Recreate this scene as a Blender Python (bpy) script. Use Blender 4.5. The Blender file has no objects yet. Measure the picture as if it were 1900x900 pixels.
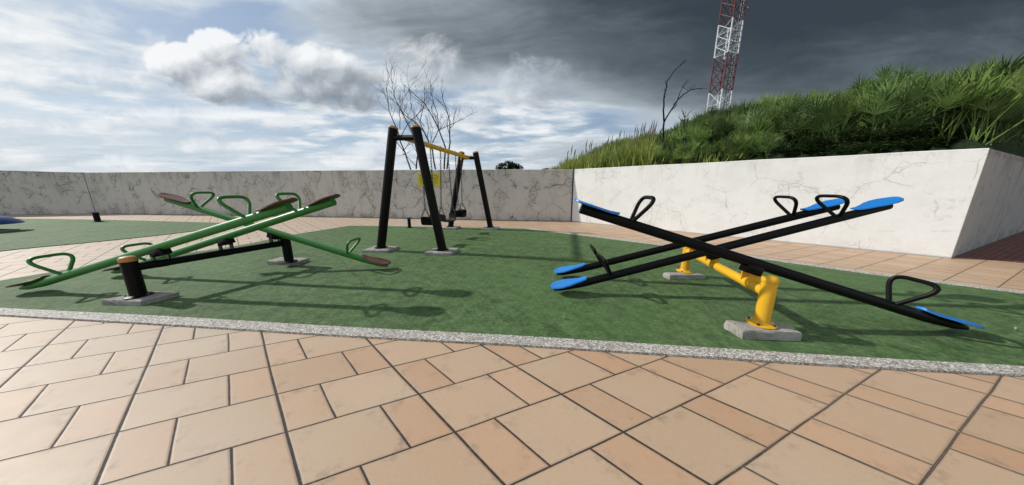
import bpy, math, random
import numpy as np
from math import sin, cos, pi, radians, atan2, sqrt

random.seed(7)
rng = np.random.default_rng(7)
scene = bpy.context.scene
COL = scene.collection

# ------------------------------------------------------------------ camera
F_PX, YH, CAM_H, CX, CY = 490.0, 348.0, 1.3, 950.0, 450.0
PITCH = math.atan((CY - YH) / F_PX)
cam = bpy.data.cameras.new('camera')
cam.sensor_width = 36.0
cam.lens = 36.0 * F_PX / 1900.0
cam.clip_start = 0.02
cam.clip_end = 3000
cam_ob = bpy.data.objects.new('camera', cam)
COL.objects.link(cam_ob)
cam_ob.location = (0, 0, CAM_H)
cam_ob.rotation_euler = (pi / 2 - PITCH, 0, 0)
scene.camera = cam_ob

# ------------------------------------------------------------------ light
SUN_ELEV = radians(34)
SUN_AZ = atan2(-0.978, 0.21)                  # clockwise from +Y
to_sun = np.array([sin(SUN_AZ) * cos(SUN_ELEV), cos(SUN_AZ) * cos(SUN_ELEV), sin(SUN_ELEV)])
sun = bpy.data.lights.new('sun', 'SUN')
sun.energy = 4.0
sun.angle = radians(1.1)
sun.color = (1.0, 0.96, 0.90)
sun_ob = bpy.data.objects.new('sun', sun)
COL.objects.link(sun_ob)
from mathutils import Vector
sun_ob.rotation_euler = Vector(to_sun).to_track_quat('Z', 'Y').to_euler()
sun_ob.location = (-20, 5, 20)

vs = scene.view_settings
vs.view_transform = 'Standard'
vs.look = 'None'
vs.exposure = 0.0
vs.gamma = 1.0
vs.use_curve_mapping = False

# ------------------------------------------------------------------ node expression helper
class X:
    """a socket (or number) one can do arithmetic with"""
    def __init__(s, nt, v): s.nt, s.v = nt, v
    def _op(s, op, o=None, c=None, clamp=False):
        n = s.nt.nodes.new('ShaderNodeMath'); n.operation = op; n.use_clamp = clamp
        for i, q in enumerate((s, o, c)):
            if q is None: continue
            q = q.v if isinstance(q, X) else q
            if isinstance(q, (int, float)): n.inputs[i].default_value = q
            else: s.nt.links.new(q, n.inputs[i])
        return X(s.nt, n.outputs[0])
    def __add__(s, o): return s._op('ADD', o)
    __radd__ = __add__
    def __sub__(s, o): return s._op('SUBTRACT', o)
    def __rsub__(s, o): return X(s.nt, o)._op('SUBTRACT', s)
    def __mul__(s, o): return s._op('MULTIPLY', o)
    __rmul__ = __mul__
    def __truediv__(s, o): return s._op('DIVIDE', o)
    def __rtruediv__(s, o): return X(s.nt, o)._op('DIVIDE', s)
    def max(s, o): return s._op('MAXIMUM', o)
    def min(s, o): return s._op('MINIMUM', o)
    def abs(s): return s._op('ABSOLUTE')
    def floor(s): return s._op('FLOOR')
    def fract(s): return s._op('FRACT')
    def round(s): return s._op('ROUND')
    def gt(s, o): return s._op('GREATER_THAN', o)
    def lt(s, o): return s._op('LESS_THAN', o)
    def pow(s, o): return s._op('POWER', o)
    def mod2(s): return (s * 0.5).fract() * 2.0
    def clamp(s): return s._op('ADD', 0.0, clamp=True)
    def smooth(s, a, b):
        n = s.nt.nodes.new('ShaderNodeMapRange'); n.interpolation_type = 'SMOOTHSTEP'
        s.nt.links.new(s.v, n.inputs[0])
        if a <= b:
            n.inputs[1].default_value = a; n.inputs[2].default_value = b
            n.inputs[3].default_value = 0; n.inputs[4].default_value = 1
        else:
            n.inputs[1].default_value = b; n.inputs[2].default_value = a
            n.inputs[3].default_value = 1; n.inputs[4].default_value = 0
        return X(s.nt, n.outputs[0])

class NT:
    def __init__(s, nt):
        s.nt = nt; nt.nodes.clear()
    def new(s, t): return s.nt.nodes.new(t)
    def link(s, a, b): s.nt.links.new(a.v if isinstance(a, X) else a, b)
    def coord(s, which='Object'):
        return s.new('ShaderNodeTexCoord').outputs[which]
    def sep(s, v):
        n = s.new('ShaderNodeSeparateXYZ'); s.link(v, n.inputs[0])
        return [X(s.nt, o) for o in n.outputs]
    def vec(s, x, y, z):
        n = s.new('ShaderNodeCombineXYZ')
        for i, q in enumerate((x, y, z)):
            if isinstance(q, X): s.link(q, n.inputs[i])
            else: n.inputs[i].default_value = q
        return n.outputs[0]
    def noise(s, v, scale, detail=4, rough=0.5, dist=0.0, lac=2.0):
        n = s.new('ShaderNodeTexNoise'); s.link(v, n.inputs['Vector'])
        n.inputs['Scale'].default_value = scale; n.inputs['Detail'].default_value = detail
        n.inputs['Roughness'].default_value = rough; n.inputs['Distortion'].default_value = dist
        n.inputs['Lacunarity'].default_value = lac
        return X(s.nt, n.outputs[0])
    def noisecol(s, v, scale, detail=2):
        n = s.new('ShaderNodeTexNoise'); s.link(v, n.inputs['Vector'])
        n.inputs['Scale'].default_value = scale; n.inputs['Detail'].default_value = detail
        return n.outputs[1]
    def voro(s, v, scale, feature='F1', out='Distance', rnd=1.0):
        n = s.new('ShaderNodeTexVoronoi'); n.feature = feature
        s.link(v, n.inputs['Vector']); n.inputs['Scale'].default_value = scale
        n.inputs['Randomness'].default_value = rnd
        o = n.outputs[out]
        return X(s.nt, o) if out == 'Distance' else o
    def white(s, v):
        n = s.new('ShaderNodeTexWhiteNoise'); s.link(v, n.inputs['Vector'])
        return X(s.nt, n.outputs['Value'])
    def mix(s, f, a, b):
        n = s.new('ShaderNodeMix'); n.data_type = 'RGBA'
        if isinstance(f, X): s.link(f, n.inputs[0])
        else: n.inputs[0].default_value = f
        for q, k in ((a, 6), (b, 7)):
            if isinstance(q, tuple): n.inputs[k].default_value = (*q, 1)
            else: s.link(q, n.inputs[k])
        return n.outputs[2]
    def scalecol(s, c, f):
        n = s.new('ShaderNodeVectorMath'); n.operation = 'SCALE'
        s.link(c, n.inputs[0])
        if isinstance(f, X): s.link(f, n.inputs['Scale'])
        else: n.inputs['Scale'].default_value = f
        return n.outputs[0]
    def vadd(s, a, b, sc=None):
        n = s.new('ShaderNodeVectorMath'); n.operation = 'MULTIPLY_ADD'
        s.link(b, n.inputs[0]); n.inputs[1].default_value = sc; s.link(a, n.inputs[2])
        return n.outputs[0]
    def ramp(s, f, stops):
        n = s.new('ShaderNodeValToRGB'); s.link(f, n.inputs[0])
        el = n.color_ramp.elements
        while len(el) < len(stops): el.new(0.5)
        for e, (p, c) in zip(el, stops):
            e.position = p; e.color = (*c, 1)
        return n.outputs[0]
    def bump(s, h, strength=0.3, dist=0.01, normal=None):
        n = s.new('ShaderNodeBump'); s.link(h, n.inputs['Height'])
        n.inputs['Strength'].default_value = strength; n.inputs['Distance'].default_value = dist
        if normal is not None: s.link(normal, n.inputs['Normal'])
        return n.outputs[0]

def material(name):
    m = bpy.data.materials.new(name); m.use_nodes = True
    return m, NT(m.node_tree)

def finish(t, color, rough=0.6, normal=None, spec=0.5, metal=0.0, trans=None):
    b = t.new('ShaderNodeBsdfPrincipled'); o = t.new('ShaderNodeOutputMaterial')
    if isinstance(color, tuple): b.inputs['Base Color'].default_value = (*color, 1)
    else: t.link(color, b.inputs['Base Color'])
    if isinstance(rough, X): t.link(rough, b.inputs['Roughness'])
    else: b.inputs['Roughness'].default_value = rough
    b.inputs['Specular IOR Level'].default_value = 0.3 if trans is not None else spec
    b.inputs['Metallic'].default_value = metal
    if normal is not None: t.link(normal, b.inputs['Normal'])
    out = b.outputs[0]
    if trans is not None:
        tr = t.new('ShaderNodeBsdfTranslucent'); mx = t.new('ShaderNodeMixShader')
        if isinstance(color, tuple): tr.inputs[0].default_value = (*color, 1)
        else: t.link(color, tr.inputs[0])
        mx.inputs[0].default_value = trans
        t.link(out, mx.inputs[1]); t.link(tr.outputs[0], mx.inputs[2]); out = mx.outputs[0]
    t.link(out, o.inputs[0])

# ------------------------------------------------------------------ points from the picture's geometry
_s, _c = sin(PITCH), cos(PITCH)
def ray(u, v):
    a = (u - CX) / F_PX; b = -(v - CY) / F_PX
    return np.array([a, _c + b * _s, -_s + b * _c])
CAM = np.array([0, 0, CAM_H])
def G(u, v, z=0.0):
    d = ray(u, v); return CAM + d * ((z - CAM_H) / d[2])
def at(u, v, y):
    d = ray(u, v); return CAM + d * (y / d[1])
def nrm(v):
    v = np.array(v, float); return v / np.linalg.norm(v)

# ------------------------------------------------------------------ sky
def build_world():
    w = bpy.data.worlds.new('World'); scene.world = w; w.use_nodes = True
    t = NT(w.node_tree)
    sky = t.new('ShaderNodeTexSky'); sky.sky_type = 'NISHITA'; sky.sun_disc = False
    sky.sun_elevation = SUN_ELEV; sky.sun_rotation = SUN_AZ
    d = t.coord('Generated')
    x, y, z = t.sep(d)
    az = x._op('ARCTAN2', y) * (180 / pi)
    el = z._op('ARCSINE') * (180 / pi)
    zc = z.max(0.0) + 0.10
    P = t.vec(x / zc, y / zc, 0.0)
    warp = t.noisecol(P, 0.55, 3)
    Pw = t.vadd(P, warp, (0.9, 0.5, 0))
    # layered thin cloud: streaks drawn out along x
    Ps = t.new('ShaderNodeMapping'); t.link(Pw, Ps.inputs[0])
    Ps.inputs['Scale'].default_value = (0.75, 1.10, 1); Ps.inputs['Rotation'].default_value = (0, 0, radians(-14))
    n1 = t.noise(Ps.outputs[0], 1.15, 8, 0.56, 0.15)
    n2 = t.noise(Ps.outputs[0], 3.4, 6, 0.56, 0.15)
    # gnomonic frame for the single big cloud and the patches
    yc = y.max(0.05)
    U = x / yc; V = z / yc
    UV = t.vec(U, V * 1.25, 0.37)
    blue = t.scalecol(sky.outputs[0], 1.0)
    blue = t.mix(0.55, blue, (3.3, 4.5, 6.1))
    clear = ((U + 0.86) / 0.16).pow(2.0) + ((V - 0.52) / 0.06).pow(2.0)
    clear = clear.smooth(2.4, 0.0) * 0.16 + (((U + 1.5) / 0.35).pow(2.0) + ((V - 0.27) / 0.035).pow(2.0)).smooth(2.2, 0.0) * 0.10
    cov = (n1 * 0.68 + n2 * 0.32 - clear).smooth(0.39, 0.57)
    white = t.ramp(n1 * 0.6 + n2 * 0.4, [(0.36, (0.40, 0.49, 0.61)), (0.48, (0.58, 0.66, 0.74)), (0.56, (0.79, 0.835, 0.87)), (0.64, (0.95, 0.96, 0.97))])
    white = t.scalecol(white, 10.0)
    base = t.mix(cov, blue, white)
    # paler towards the horizon
    hz = el.smooth(9.0, 0.5)
    hn = t.noise(t.vec(U * 1.0, V * 7.0, 1.3), 3.2, 6, 0.6)
    hcol = t.scalecol(t.ramp(hn, [(0.35, (0.46, 0.57, 0.69)), (0.52, (0.62, 0.70, 0.78)), (0.66, (0.86, 0.89, 0.91))]), 10.0)
    base = t.mix(hz * 0.75, base, hcol)
    # storm: dark cloud mass to the right
    sn = t.noise(t.vec(U * 0.55, V * 1.5, 2.1), 1.6, 9, 0.58, 0.4)
    sn2 = t.noise(t.vec(U * 0.9 + V * 0.8 + 3.1, V * 3.2 - U * 0.25, 4.4), 2.3, 10, 0.62, 0.6)
    S = az / 75.0 + el.smooth(13.0, 27.0) * 0.36 + 0.20 + (sn - 0.5) * 0.75 + (sn2 - 0.5) * 0.62
    back = az.abs().smooth(72.0, 125.0)
    S = S.min(X(t.nt, 1.05) - az.smooth(100.0, 170.0) * 0.45)
    S = S * (1.0 - back)
    gap = ((U - 0.10) / 0.34).pow(2.0) + ((V - 0.30) / 0.12).pow(2.0)
    S = S - gap.smooth(1.6, 0.0) * 0.17
    band = ((U - 0.42) / 0.42).pow(2.0) + ((V - 0.20 - U * 0.06) / 0.055).pow(2.0)
    S = S - band.smooth(1.8, 0.0) * 0.16
    S = S - el.smooth(21.0, 9.0) * 0.24
    storm = t.ramp(S, [(0.0, (0.64, 0.70, 0.76)), (0.22, (0.43, 0.49, 0.55)), (0.42, (0.24, 0.28, 0.315)), (0.66, (0.115, 0.143, 0.168)), (0.85, (0.062, 0.082, 0.102)), (1.0, (0.042, 0.058, 0.075))])
    storm = t.scalecol(storm, 10.0)
    base = t.mix(S.smooth(0.0, 0.24), base, storm)
    # the cumulus at left of centre: bright tops, grey base trailing to the lower right
    blobs = [(335, 116, 62, 36), (405, 92, 54, 36), (490, 95, 66, 46), (560, 125, 85, 55),
             (625, 160, 85, 46), (680, 190, 60, 24), (430, 150, 110, 40), (560, 165, 120, 36)]
    puffs = [(245, 118, 95, 40), (300, 100, 60, 40), (60, 50, 130, 34), (150, 150, 140, 24), (330, 218, 150, 24), (540, 222, 120, 24), (240, 303, 110, 15), (610, 298, 90, 18), (945, 165, 100, 46),
             (860, 215, 100, 26), (770, 130, 80, 50), (110, 235, 170, 22), (700, 275, 110, 18), (430, 270, 130, 16), (985, 280, 110, 20)]
    def field(bl, ou, ov, seed, a1, a2, a3, grow):
        uv = t.vec(U + ou, (V + ov) * 1.25, seed)
        q = t.noise(uv, 7.0, 9, 0.62, 0.4)
        q2 = t.noise(uv, 2.4, 3, 0.5)
        pf = 0.42 if a3 == 0 else t.voro(t.vadd(uv, t.noisecol(uv, 14.0, 3), (0.06, 0.06, 0.0)), 9.5, 'SMOOTH_F1')
        D = None
        for (bx, by, rx, ry) in bl:
            c = ray(bx, by); e = ray(bx + rx, by); g = ray(bx, by - ry)
            cu, cv = c[0] / c[1], c[2] / c[1]
            ru = abs(e[0] / e[1] - cu) * grow; rv = abs(g[2] / g[1] - cv) * grow
            k = 1.0 - ((U + ou - cu) / ru).pow(2.0) - ((V + ov - cv) / rv).pow(2.0)
            D = k if D is None else D._op('SMOOTH_MAX', k, 0.45)
        return D.max(-2.0) + (q - 0.5) * a1 + (q2 - 0.5) * a2 + (0.42 - pf) * a3
    front = y.gt(0.06)
    # thinner broken puffs first
    B0 = field(puffs, 0, 0, 1.9, 4.6, 2.6, 0, 1.15); B1 = field(puffs, -0.03, 0.045, 1.9, 4.6, 2.6, 0, 1.15)
    bl = ((B0 - B1) * 0.22 + 0.62 - (az + 16.0).smooth(0.0, 24.0) * 0.44).clamp()
    bc = t.scalecol(t.ramp(bl, [(0.0, (0.26, 0.30, 0.35)), (0.3, (0.42, 0.48, 0.545)), (0.6, (0.68, 0.725, 0.77)), (0.9, (0.91, 0.93, 0.95))]), 10.0)
    base = t.mix(B0.smooth(-0.1, 1.6) * 0.66 * front, base, bc)
    D0 = field(blobs, 0, 0, 0.37, 2.6, 1.9, 1.2, 1.06); D1 = field(blobs, -0.03, 0.05, 0.37, 2.6, 1.9, 1.2, 1.06)
    lit = (D0 - D1) * 0.34 + 0.55
    under = ((0.42 - V) * 3.5 + (U + 0.80) * 1.3).max(0.0)
    lit = (lit - under * 0.70).clamp()
    cc = t.scalecol(t.ramp(lit, [(0.0, (0.20, 0.225, 0.26)), (0.28, (0.34, 0.38, 0.425)), (0.55, (0.63, 0.67, 0.71)), (0.85, (0.93, 0.945, 0.96))]), 10.0)
    a = ((D0 + 0.15) / (under * 1.6 + 0.42)).smooth(0.0, 1.0) * front
    base = t.mix(a * 0.96, base, cc)
    bg = t.new('ShaderNodeBackground'); t.link(base, bg.inputs[0]); bg.inputs[1].default_value = 0.1
    o = t.new('ShaderNodeOutputWorld'); t.link(bg.outputs[0], o.inputs[0])
build_world()

# ------------------------------------------------------------------ mesh helpers
class MB:
    def __init__(s): s.v = []; s.f = []
    def add(s, vs_, fs):
        o = len(s.v); s.v += [tuple(map(float, p)) for p in vs_]
        s.f += [tuple(o + i for i in f) for f in fs]
    def tube(s, pts, r, seg=12, caps=True, closed=False):
        pts = [np.array(p, float) for p in pts]; n = len(pts)
        rs = list(r) if hasattr(r, '__len__') else [r] * n
        T = []
        for i in range(n):
            if closed: d = pts[(i + 1) % n] - pts[i - 1]
            elif i == 0: d = pts[1] - pts[0]
            elif i == n - 1: d = pts[-1] - pts[-2]
            else: d = nrm(pts[i + 1] - pts[i]) + nrm(pts[i] - pts[i - 1])
            T.append(nrm(d))
        up = np.array([0, 0, 1.0]) if abs(T[0][2]) < 0.9 else np.array([1.0, 0, 0])
        a = nrm(np.cross(T[0], up)); verts = []
        for i in range(n):
            a = nrm(a - T[i] * (a @ T[i])); b = np.cross(T[i], a)
            for k in range(seg):
                w = 2 * pi * k / seg
                verts.append(pts[i] + (a * cos(w) + b * sin(w)) * rs[i])
        fs = []
        for i in range(n if closed else n - 1):
            j = (i + 1) % n
            for k in range(seg):
                k2 = (k + 1) % seg
                fs.append((i * seg + k, i * seg + k2, j * seg + k2, j * seg + k))
        if caps and not closed:
            fs.append(tuple(reversed(range(seg)))); fs.append(tuple((n - 1) * seg + k for k in range(seg)))
        s.add(verts, fs)
    def lathe(s, c, prof, seg=28, axis=None):
        """prof: (radius, height) from bottom up around +z at c"""
        c = np.array(c, float); verts = []; n = len(prof)
        for (r, z) in prof:
            for k in range(seg):
                w = 2 * pi * k / seg
                verts.append(c + np.array([r * cos(w), r * sin(w), z]))
        fs = []
        for i in range(n - 1):
            for k in range(seg):
                k2 = (k + 1) % seg
                fs.append((i * seg + k, i * seg + k2, (i + 1) * seg + k2, (i + 1) * seg + k))
        fs.append(tuple(reversed(range(seg)))); fs.append(tuple((n - 1) * seg + k for k in range(seg)))
        s.add(verts, fs)
    def box(s, c, size, ex=(1, 0, 0), ey=(0, 1, 0), ez=(0, 0, 1), ch=0.0):
        c = np.array(c, float); ex, ey, ez = nrm(ex), nrm(ey), nrm(ez)
        hx, hy, hz = [q / 2 for q in size]
        if ch <= 0:
            vs_ = [c + ex * hx * i + ey * hy * j + ez * hz * k for k in (-1, 1) for j in (-1, 1) for i in (-1, 1)]
            s.add(vs_, [(0, 2, 3, 1), (4, 5, 7, 6), (0, 1, 5, 4), (2, 6, 7, 3), (0, 4, 6, 2), (1, 3, 7, 5)]); return
        ring = [(-hx + ch, -hy), (hx - ch, -hy), (hx, -hy + ch), (hx, hy - ch), (hx - ch, hy), (-hx + ch, hy), (-hx, hy - ch), (-hx, -hy + ch)]
        vs_ = []
        for z, k in ((-hz, 1 - ch / hx), (-hz + ch, 1), (hz - ch, 1), (hz, 1 - ch / hx)):
            vs_ += [c + ex * a * k + ey * b * k + ez * z for a, b in ring]
        fs = [tuple(reversed(range(8))), tuple(range(24, 32))]
        for l in range(3):
            for k in range(8): fs.append((l * 8 + k, l * 8 + (k + 1) % 8, l * 8 + 8 + (k + 1) % 8, l * 8 + 8 + k))
        s.add(vs_, fs)
    def prism(s, poly, z0, z1):
        n = len(poly)
        s.add([(p[0], p[1], z0) for p in poly] + [(p[0], p[1], z1) for p in poly],
              [tuple(reversed(range(n))), tuple(range(n, 2 * n))] + [(i, (i + 1) % n, n + (i + 1) % n, n + i) for i in range(n)])
    def build(s, name, mat, parent=None, smooth=True, origin=None):
        o3 = np.zeros(3)
        if parent is not None:
            q = parent
            while q is not None:
                o3 = o3 + np.array(q.location); q = q.parent
        loc = np.zeros(3)
        if origin is not None: loc = np.array(origin, float) - o3
        me = bpy.data.meshes.new(name)
        vv = np.array(s.v) - o3 - loc
        me.from_pydata([tuple(p) for p in vv], [], s.f)
        me.validate(); me.update()
        if smooth:
            me.polygons.foreach_set('use_smooth', [True] * len(me.polygons))
            me.set_sharp_from_angle(angle=radians(40))
        me.materials.append(mat)
        o = bpy.data.objects.new(name, me); COL.objects.link(o)
        o.location = loc
        if parent is not None: o.parent = parent
        return o

def tag(o, label=None, cat=None, group=None, kind=None):
    if label: o['label'] = label
    if cat: o['category'] = cat
    if group: o['group'] = group
    if kind: o['kind'] = kind
    return o
def thing(name, label, cat, loc, group=None):
    o = bpy.data.objects.new(name, None); COL.objects.link(o)
    o.location = tuple(map(float, loc)); o.empty_display_size = 0.2
    return tag(o, label, cat, group)
def round_path(pts, r, n=5, closed=False):
    """polyline with rounded corners"""
    pts = [np.array(p, float) for p in pts]; out = []
    N = len(pts)
    for i, p in enumerate(pts):
        if not closed and i in (0, N - 1): out.append(p); continue
        a, b = pts[i - 1], pts[(i + 1) % N]
        da, db = nrm(a - p), nrm(b - p)
        rr = min(r, np.linalg.norm(a - p) * 0.48, np.linalg.norm(b - p) * 0.48)
        p0, p1 = p + da * rr, p + db * rr
        for k in range(n + 1):
            q = k / n
            out.append((1 - q) ** 2 * p0 + 2 * q * (1 - q) * p + q * q * p1)
    return out

# ------------------------------------------------------------------ materials
def paint(name, col, rough=0.35, wear=0.25, dirt=(0.10, 0.085, 0.07), spec=0.5):
    m, t = material(name)
    c = t.coord('Object')
    n = t.noise(c, 9, 6, 0.65); n2 = t.noise(c, 60, 4, 0.7)
    f = (n * 0.6 + n2 * 0.4).smooth(0.55, 0.75) * wear
    cc = t.mix(f, col, dirt)
    cc2 = t.mix((t.noise(c, 3, 3)).smooth(0.3, 0.7) * 0.35, cc, tuple(q * 0.72 for q in col))
    finish(t, cc2, n * 0.25 + (rough - 0.1), t.bump(n2, 0.06, 0.002), spec)
    return m
M = {}
M['black'] = paint('black_paint', (0.004, 0.004, 0.004), 0.36, 0.06, (0.016, 0.014, 0.012), 0.13)
M['leg_black'] = paint('brown_black_paint', (0.006, 0.005, 0.0045), 0.40, 0.08, (0.02, 0.016, 0.012), 0.13)
M['green'] = paint('green_paint', (0.035, 0.20, 0.030), 0.36, 0.18, (0.05, 0.12, 0.035), 0.4)
M['yellow'] = paint('yellow_paint', (0.72, 0.40, 0.018), 0.36, 0.20, (0.42, 0.22, 0.03))
M['cap'] = paint('orange_cap_plastic', (0.44, 0.21, 0.045), 0.5, 0.3, (0.3, 0.17, 0.06))
M['blue'] = paint('blue_plastic', (0.014, 0.20, 0.60), 0.34, 0.12, (0.05, 0.2, 0.42))
M['blue_dark'] = paint('dark_blue_plastic', (0.012, 0.05, 0.20), 0.38, 0.12, (0.03, 0.06, 0.16))
M['brown'] = paint('red_brown_plastic', (0.12, 0.045, 0.030), 0.48, 0.25, (0.18, 0.10, 0.075), 0.35)
M['ochre'] = paint('ochre_paint', (0.36, 0.18, 0.03), 0.45, 0.25)
M['rubber'] = paint('black_rubber', (0.004, 0.004, 0.004), 0.6, 0.1, (0.015, 0.015, 0.015), 0.12)
M['steel'] = paint('galvanised_chain', (0.055, 0.053, 0.05), 0.5, 0.4, (0.04, 0.03, 0.024), 0.4)
M['bolt'] = paint('dark_bolt', (0.03, 0.025, 0.02), 0.5, 0.4)
M['tower_red'] = paint('mast_red', (0.10, 0.018, 0.024), 0.5, 0.1, (0.06, 0.02, 0.02))
M['tower_white'] = paint('mast_white', (0.62, 0.64, 0.66), 0.5, 0.2, (0.4, 0.4, 0.4))
M['mast_grey'] = paint('mast_grey', (0.10, 0.10, 0.105), 0.5, 0.2)
M['sign_yellow'] = paint('sign_yellow', (0.62, 0.52, 0.02), 0.45, 0.3, (0.45, 0.38, 0.06))
M['sign_ink'] = paint('sign_ink', (0.05, 0.045, 0.012), 0.6, 0.1)

# tile grid in the plaza: one cell per (u, v) step
TA = np.array([0.627, 0.269]); TB = np.array([-0.287, 0.269]); TO = np.array([-0.311, 1.194])
TINV = np.linalg.inv(np.array([TA, TB]).T)
DET = abs(TA[0] * TB[1] - TA[1] * TB[0]); DU = DET / np.linalg.norm(TB); DV = DET / np.linalg.norm(TA)

def tile_material():
    m, t = material('terracotta_tiles')
    c = t.coord('Object')
    wob = t.noisecol(c, 1.4, 2)
    cw = t.vadd(c, wob, (0.016, 0.016, 0))
    x, y, z = t.sep(cw)
    x = x - 0.008; y = y - 0.008
    u = (x - TO[0]) * float(TINV[0, 0]) + (y - TO[1]) * float(TINV[0, 1])
    v = (x - TO[0]) * float(TINV[1, 0]) + (y - TO[1]) * float(TINV[1, 1])
    fu, fv = u.floor(), v.floor()
    uu, vv = u - fu, v - fv
    par = (fv + 0.0).mod2().round()                        # row parity
    split = 0.67 - par * 0.335
    side = uu.gt(split)                                     # 0 left piece, 1 right piece
    small = (side - par).abs()                              # placeholder, fixed below
    small = 1.0 - (side - (1.0 - par)).abs()                # parity 1: right piece small; parity 0: left piece small
    du = uu.min(1.0 - uu) * float(DU)
    dv = vv.min(1.0 - vv) * float(DV)
    ds = (uu - split).abs() * float(DU)
    jn = t.noise(c, 3.0, 4, 0.6); jf = t.noise(c, 34, 4, 0.7)
    jag = (jf - 0.5) * 0.010
    wu = 0.0040 + jn * 0.0042; wv = 0.0022 + jn * 0.0034; ws = 0.0016 + jn * 0.0058
    eu, ev, es = du - wu, dv - wv, ds - ws
    e = eu.min(ev).min(es)                                   # distance to the nearest joint edge
    ej = e + jag * 0.35
    joint = ej.smooth(0.0025, -0.0015)
    # joint filling: black dirt at left, pale mortar at right
    xr, yr, zr = t.sep(c)
    pale = ((xr - 0.95) * 0.75 + (yr - 1.6) * 0.35 + (t.noise(c, 1.7, 4, 0.6) - 0.5) * 3.2).smooth(-0.2, 0.7) * ((-1.0) * e).smooth(0.001, 0.006)
    jc = t.mix(pale * 0.85, (0.035, 0.026, 0.021), (0.36, 0.27, 0.20))
    jc = t.mix(jf.smooth(0.56, 0.72) * 0.5, jc, (0.16, 0.12, 0.09))
    # tile face
    tid = t.white(t.vec(fu + side * 0.37, fv, 0.5)); tid2 = t.white(t.vec(fu + side * 0.37, fv, 7.5))
    f1 = t.noise(c, 5.0, 8, 0.68); f2 = t.noise(c, 46, 5, 0.7); f3 = t.noise(c, 0.8, 3)
    tan_ = t.mix(tid, (0.430, 0.288, 0.176), (0.505, 0.362, 0.240))
    org = t.mix(tid, (0.470, 0.272, 0.155), (0.545, 0.340, 0.215))
    face = t.mix((small * 0.75 + tid2 * 0.3).clamp(), tan_, org)
    f4 = t.noise(c, 150, 3, 0.8)
    face = t.mix(f4.smooth(0.5, 0.68) * 0.30, face, (0.33, 0.235, 0.16))
    face = t.mix(f4.smooth(0.46, 0.32) * 0.25, face, (0.62, 0.48, 0.36))
    face = t.mix(f1.smooth(0.34, 0.70) * 0.40, face, (0.44, 0.325, 0.225))
    face = t.mix(f2.smooth(0.5, 0.72) * 0.28, face, (0.40, 0.29, 0.20))
    face = t.mix(f2.smooth(0.46, 0.3) * 0.22, face, (0.58, 0.45, 0.335))
    face = t.mix(f3.smooth(0.4, 0.75) * 0.20, face, (0.52, 0.42, 0.325))
    # pale veil on the left half: sky glare painted into the tile colour
    veil = (xr * -0.22 + (f3 - 0.5) * 1.2).smooth(-0.1, 0.9)
    face = t.mix(veil * 0.45, face, (0.52, 0.45, 0.365))
    # grime creeping in from the joints and odd stains
    g = t.noise(c, 7.5, 5, 0.7)
    grime = e.smooth(0.095, 0.0) * g.smooth(0.50, 0.70) * 0.55
    grime = grime.max(e.smooth(0.012, 0.0) * 0.35)
    stain = t.noise(c, 2.3, 7, 0.75).smooth(0.60, 0.74) * 0.20
    face = t.mix(grime.max(stain), face, (0.20, 0.145, 0.105))
    speck = t.voro(c, 62).smooth(0.10, 0.05) * t.noise(c, 2.0, 3).smooth(0.45, 0.62)
    face = t.mix(speck * 0.5, face, (0.17, 0.12, 0.09))
    col = t.mix(joint, face, jc)
    h = e.smooth(-0.004, 0.010) * 1.0 + f1 * 0.10 + f2 * 0.05 + tid2 * 0.05
    finish(t, col, f1 * 0.25 + 0.42 + joint * 0.25, t.bump(h + f4 * 0.06, 0.24, 0.006), 0.40)
    return m
M['tiles'] = tile_material()

def turf_material():
    m, t = material('green_turf')
    c = t.coord('Object')
    a = t.noise(c, 1.3, 4, 0.6); b = t.noise(c, 27, 7, 0.82); f = t.noise(c, 210, 3, 0.8)
    k = (b * 0.62 + f * 0.38)
    col = t.ramp(k, [(0.32, (0.013, 0.035, 0.010)), (0.45, (0.056, 0.120, 0.036)), (0.56, (0.135, 0.212, 0.078)), (0.66, (0.31, 0.385, 0.19))])
    a2 = t.noise(c, 6.5, 5, 0.7)
    col = t.mix(a.smooth(0.35, 0.7) * 0.45, col, t.scalecol(col, 0.62))
    col = t.mix(a2.smooth(0.42, 0.66) * 0.68, col, t.scalecol(col, 0.48))
    a3 = t.noise(c, 2.2, 6, 0.7)
    col = t.mix(a3.smooth(0.52, 0.68) * 0.35, col, (0.12, 0.165, 0.085))
    col = t.mix(a2.smooth(0.46, 0.30) * 0.30, col, (0.15, 0.215, 0.10))
    p = t.noise(c, 0.45, 3).smooth(0.45, 0.65)
    col = t.mix(p * 0.25, col, (0.11, 0.20, 0.075))
    # faint nap lines of the turf rolls
    x, y, z = t.sep(c)
    w = (x * 0.73 + y * 0.69 + (t.noise(c, 0.8, 2) - 0.5) * 0.5) * 1.1
    col = t.mix((w.fract() - 0.5).abs().smooth(0.47, 0.5) * 0.30, col, (0.02, 0.05, 0.02))
    lint = t.voro(c, 21).smooth(0.07, 0.04) * t.noise(c, 3.0, 3).smooth(0.5, 0.6)
    col = t.mix(lint * 0.7, col, (0.24, 0.28, 0.17))
    finish(t, col, 0.75, t.bump(k, 0.9, 0.012), 0.25)
    return m
M['turf'] = turf_material()

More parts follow.
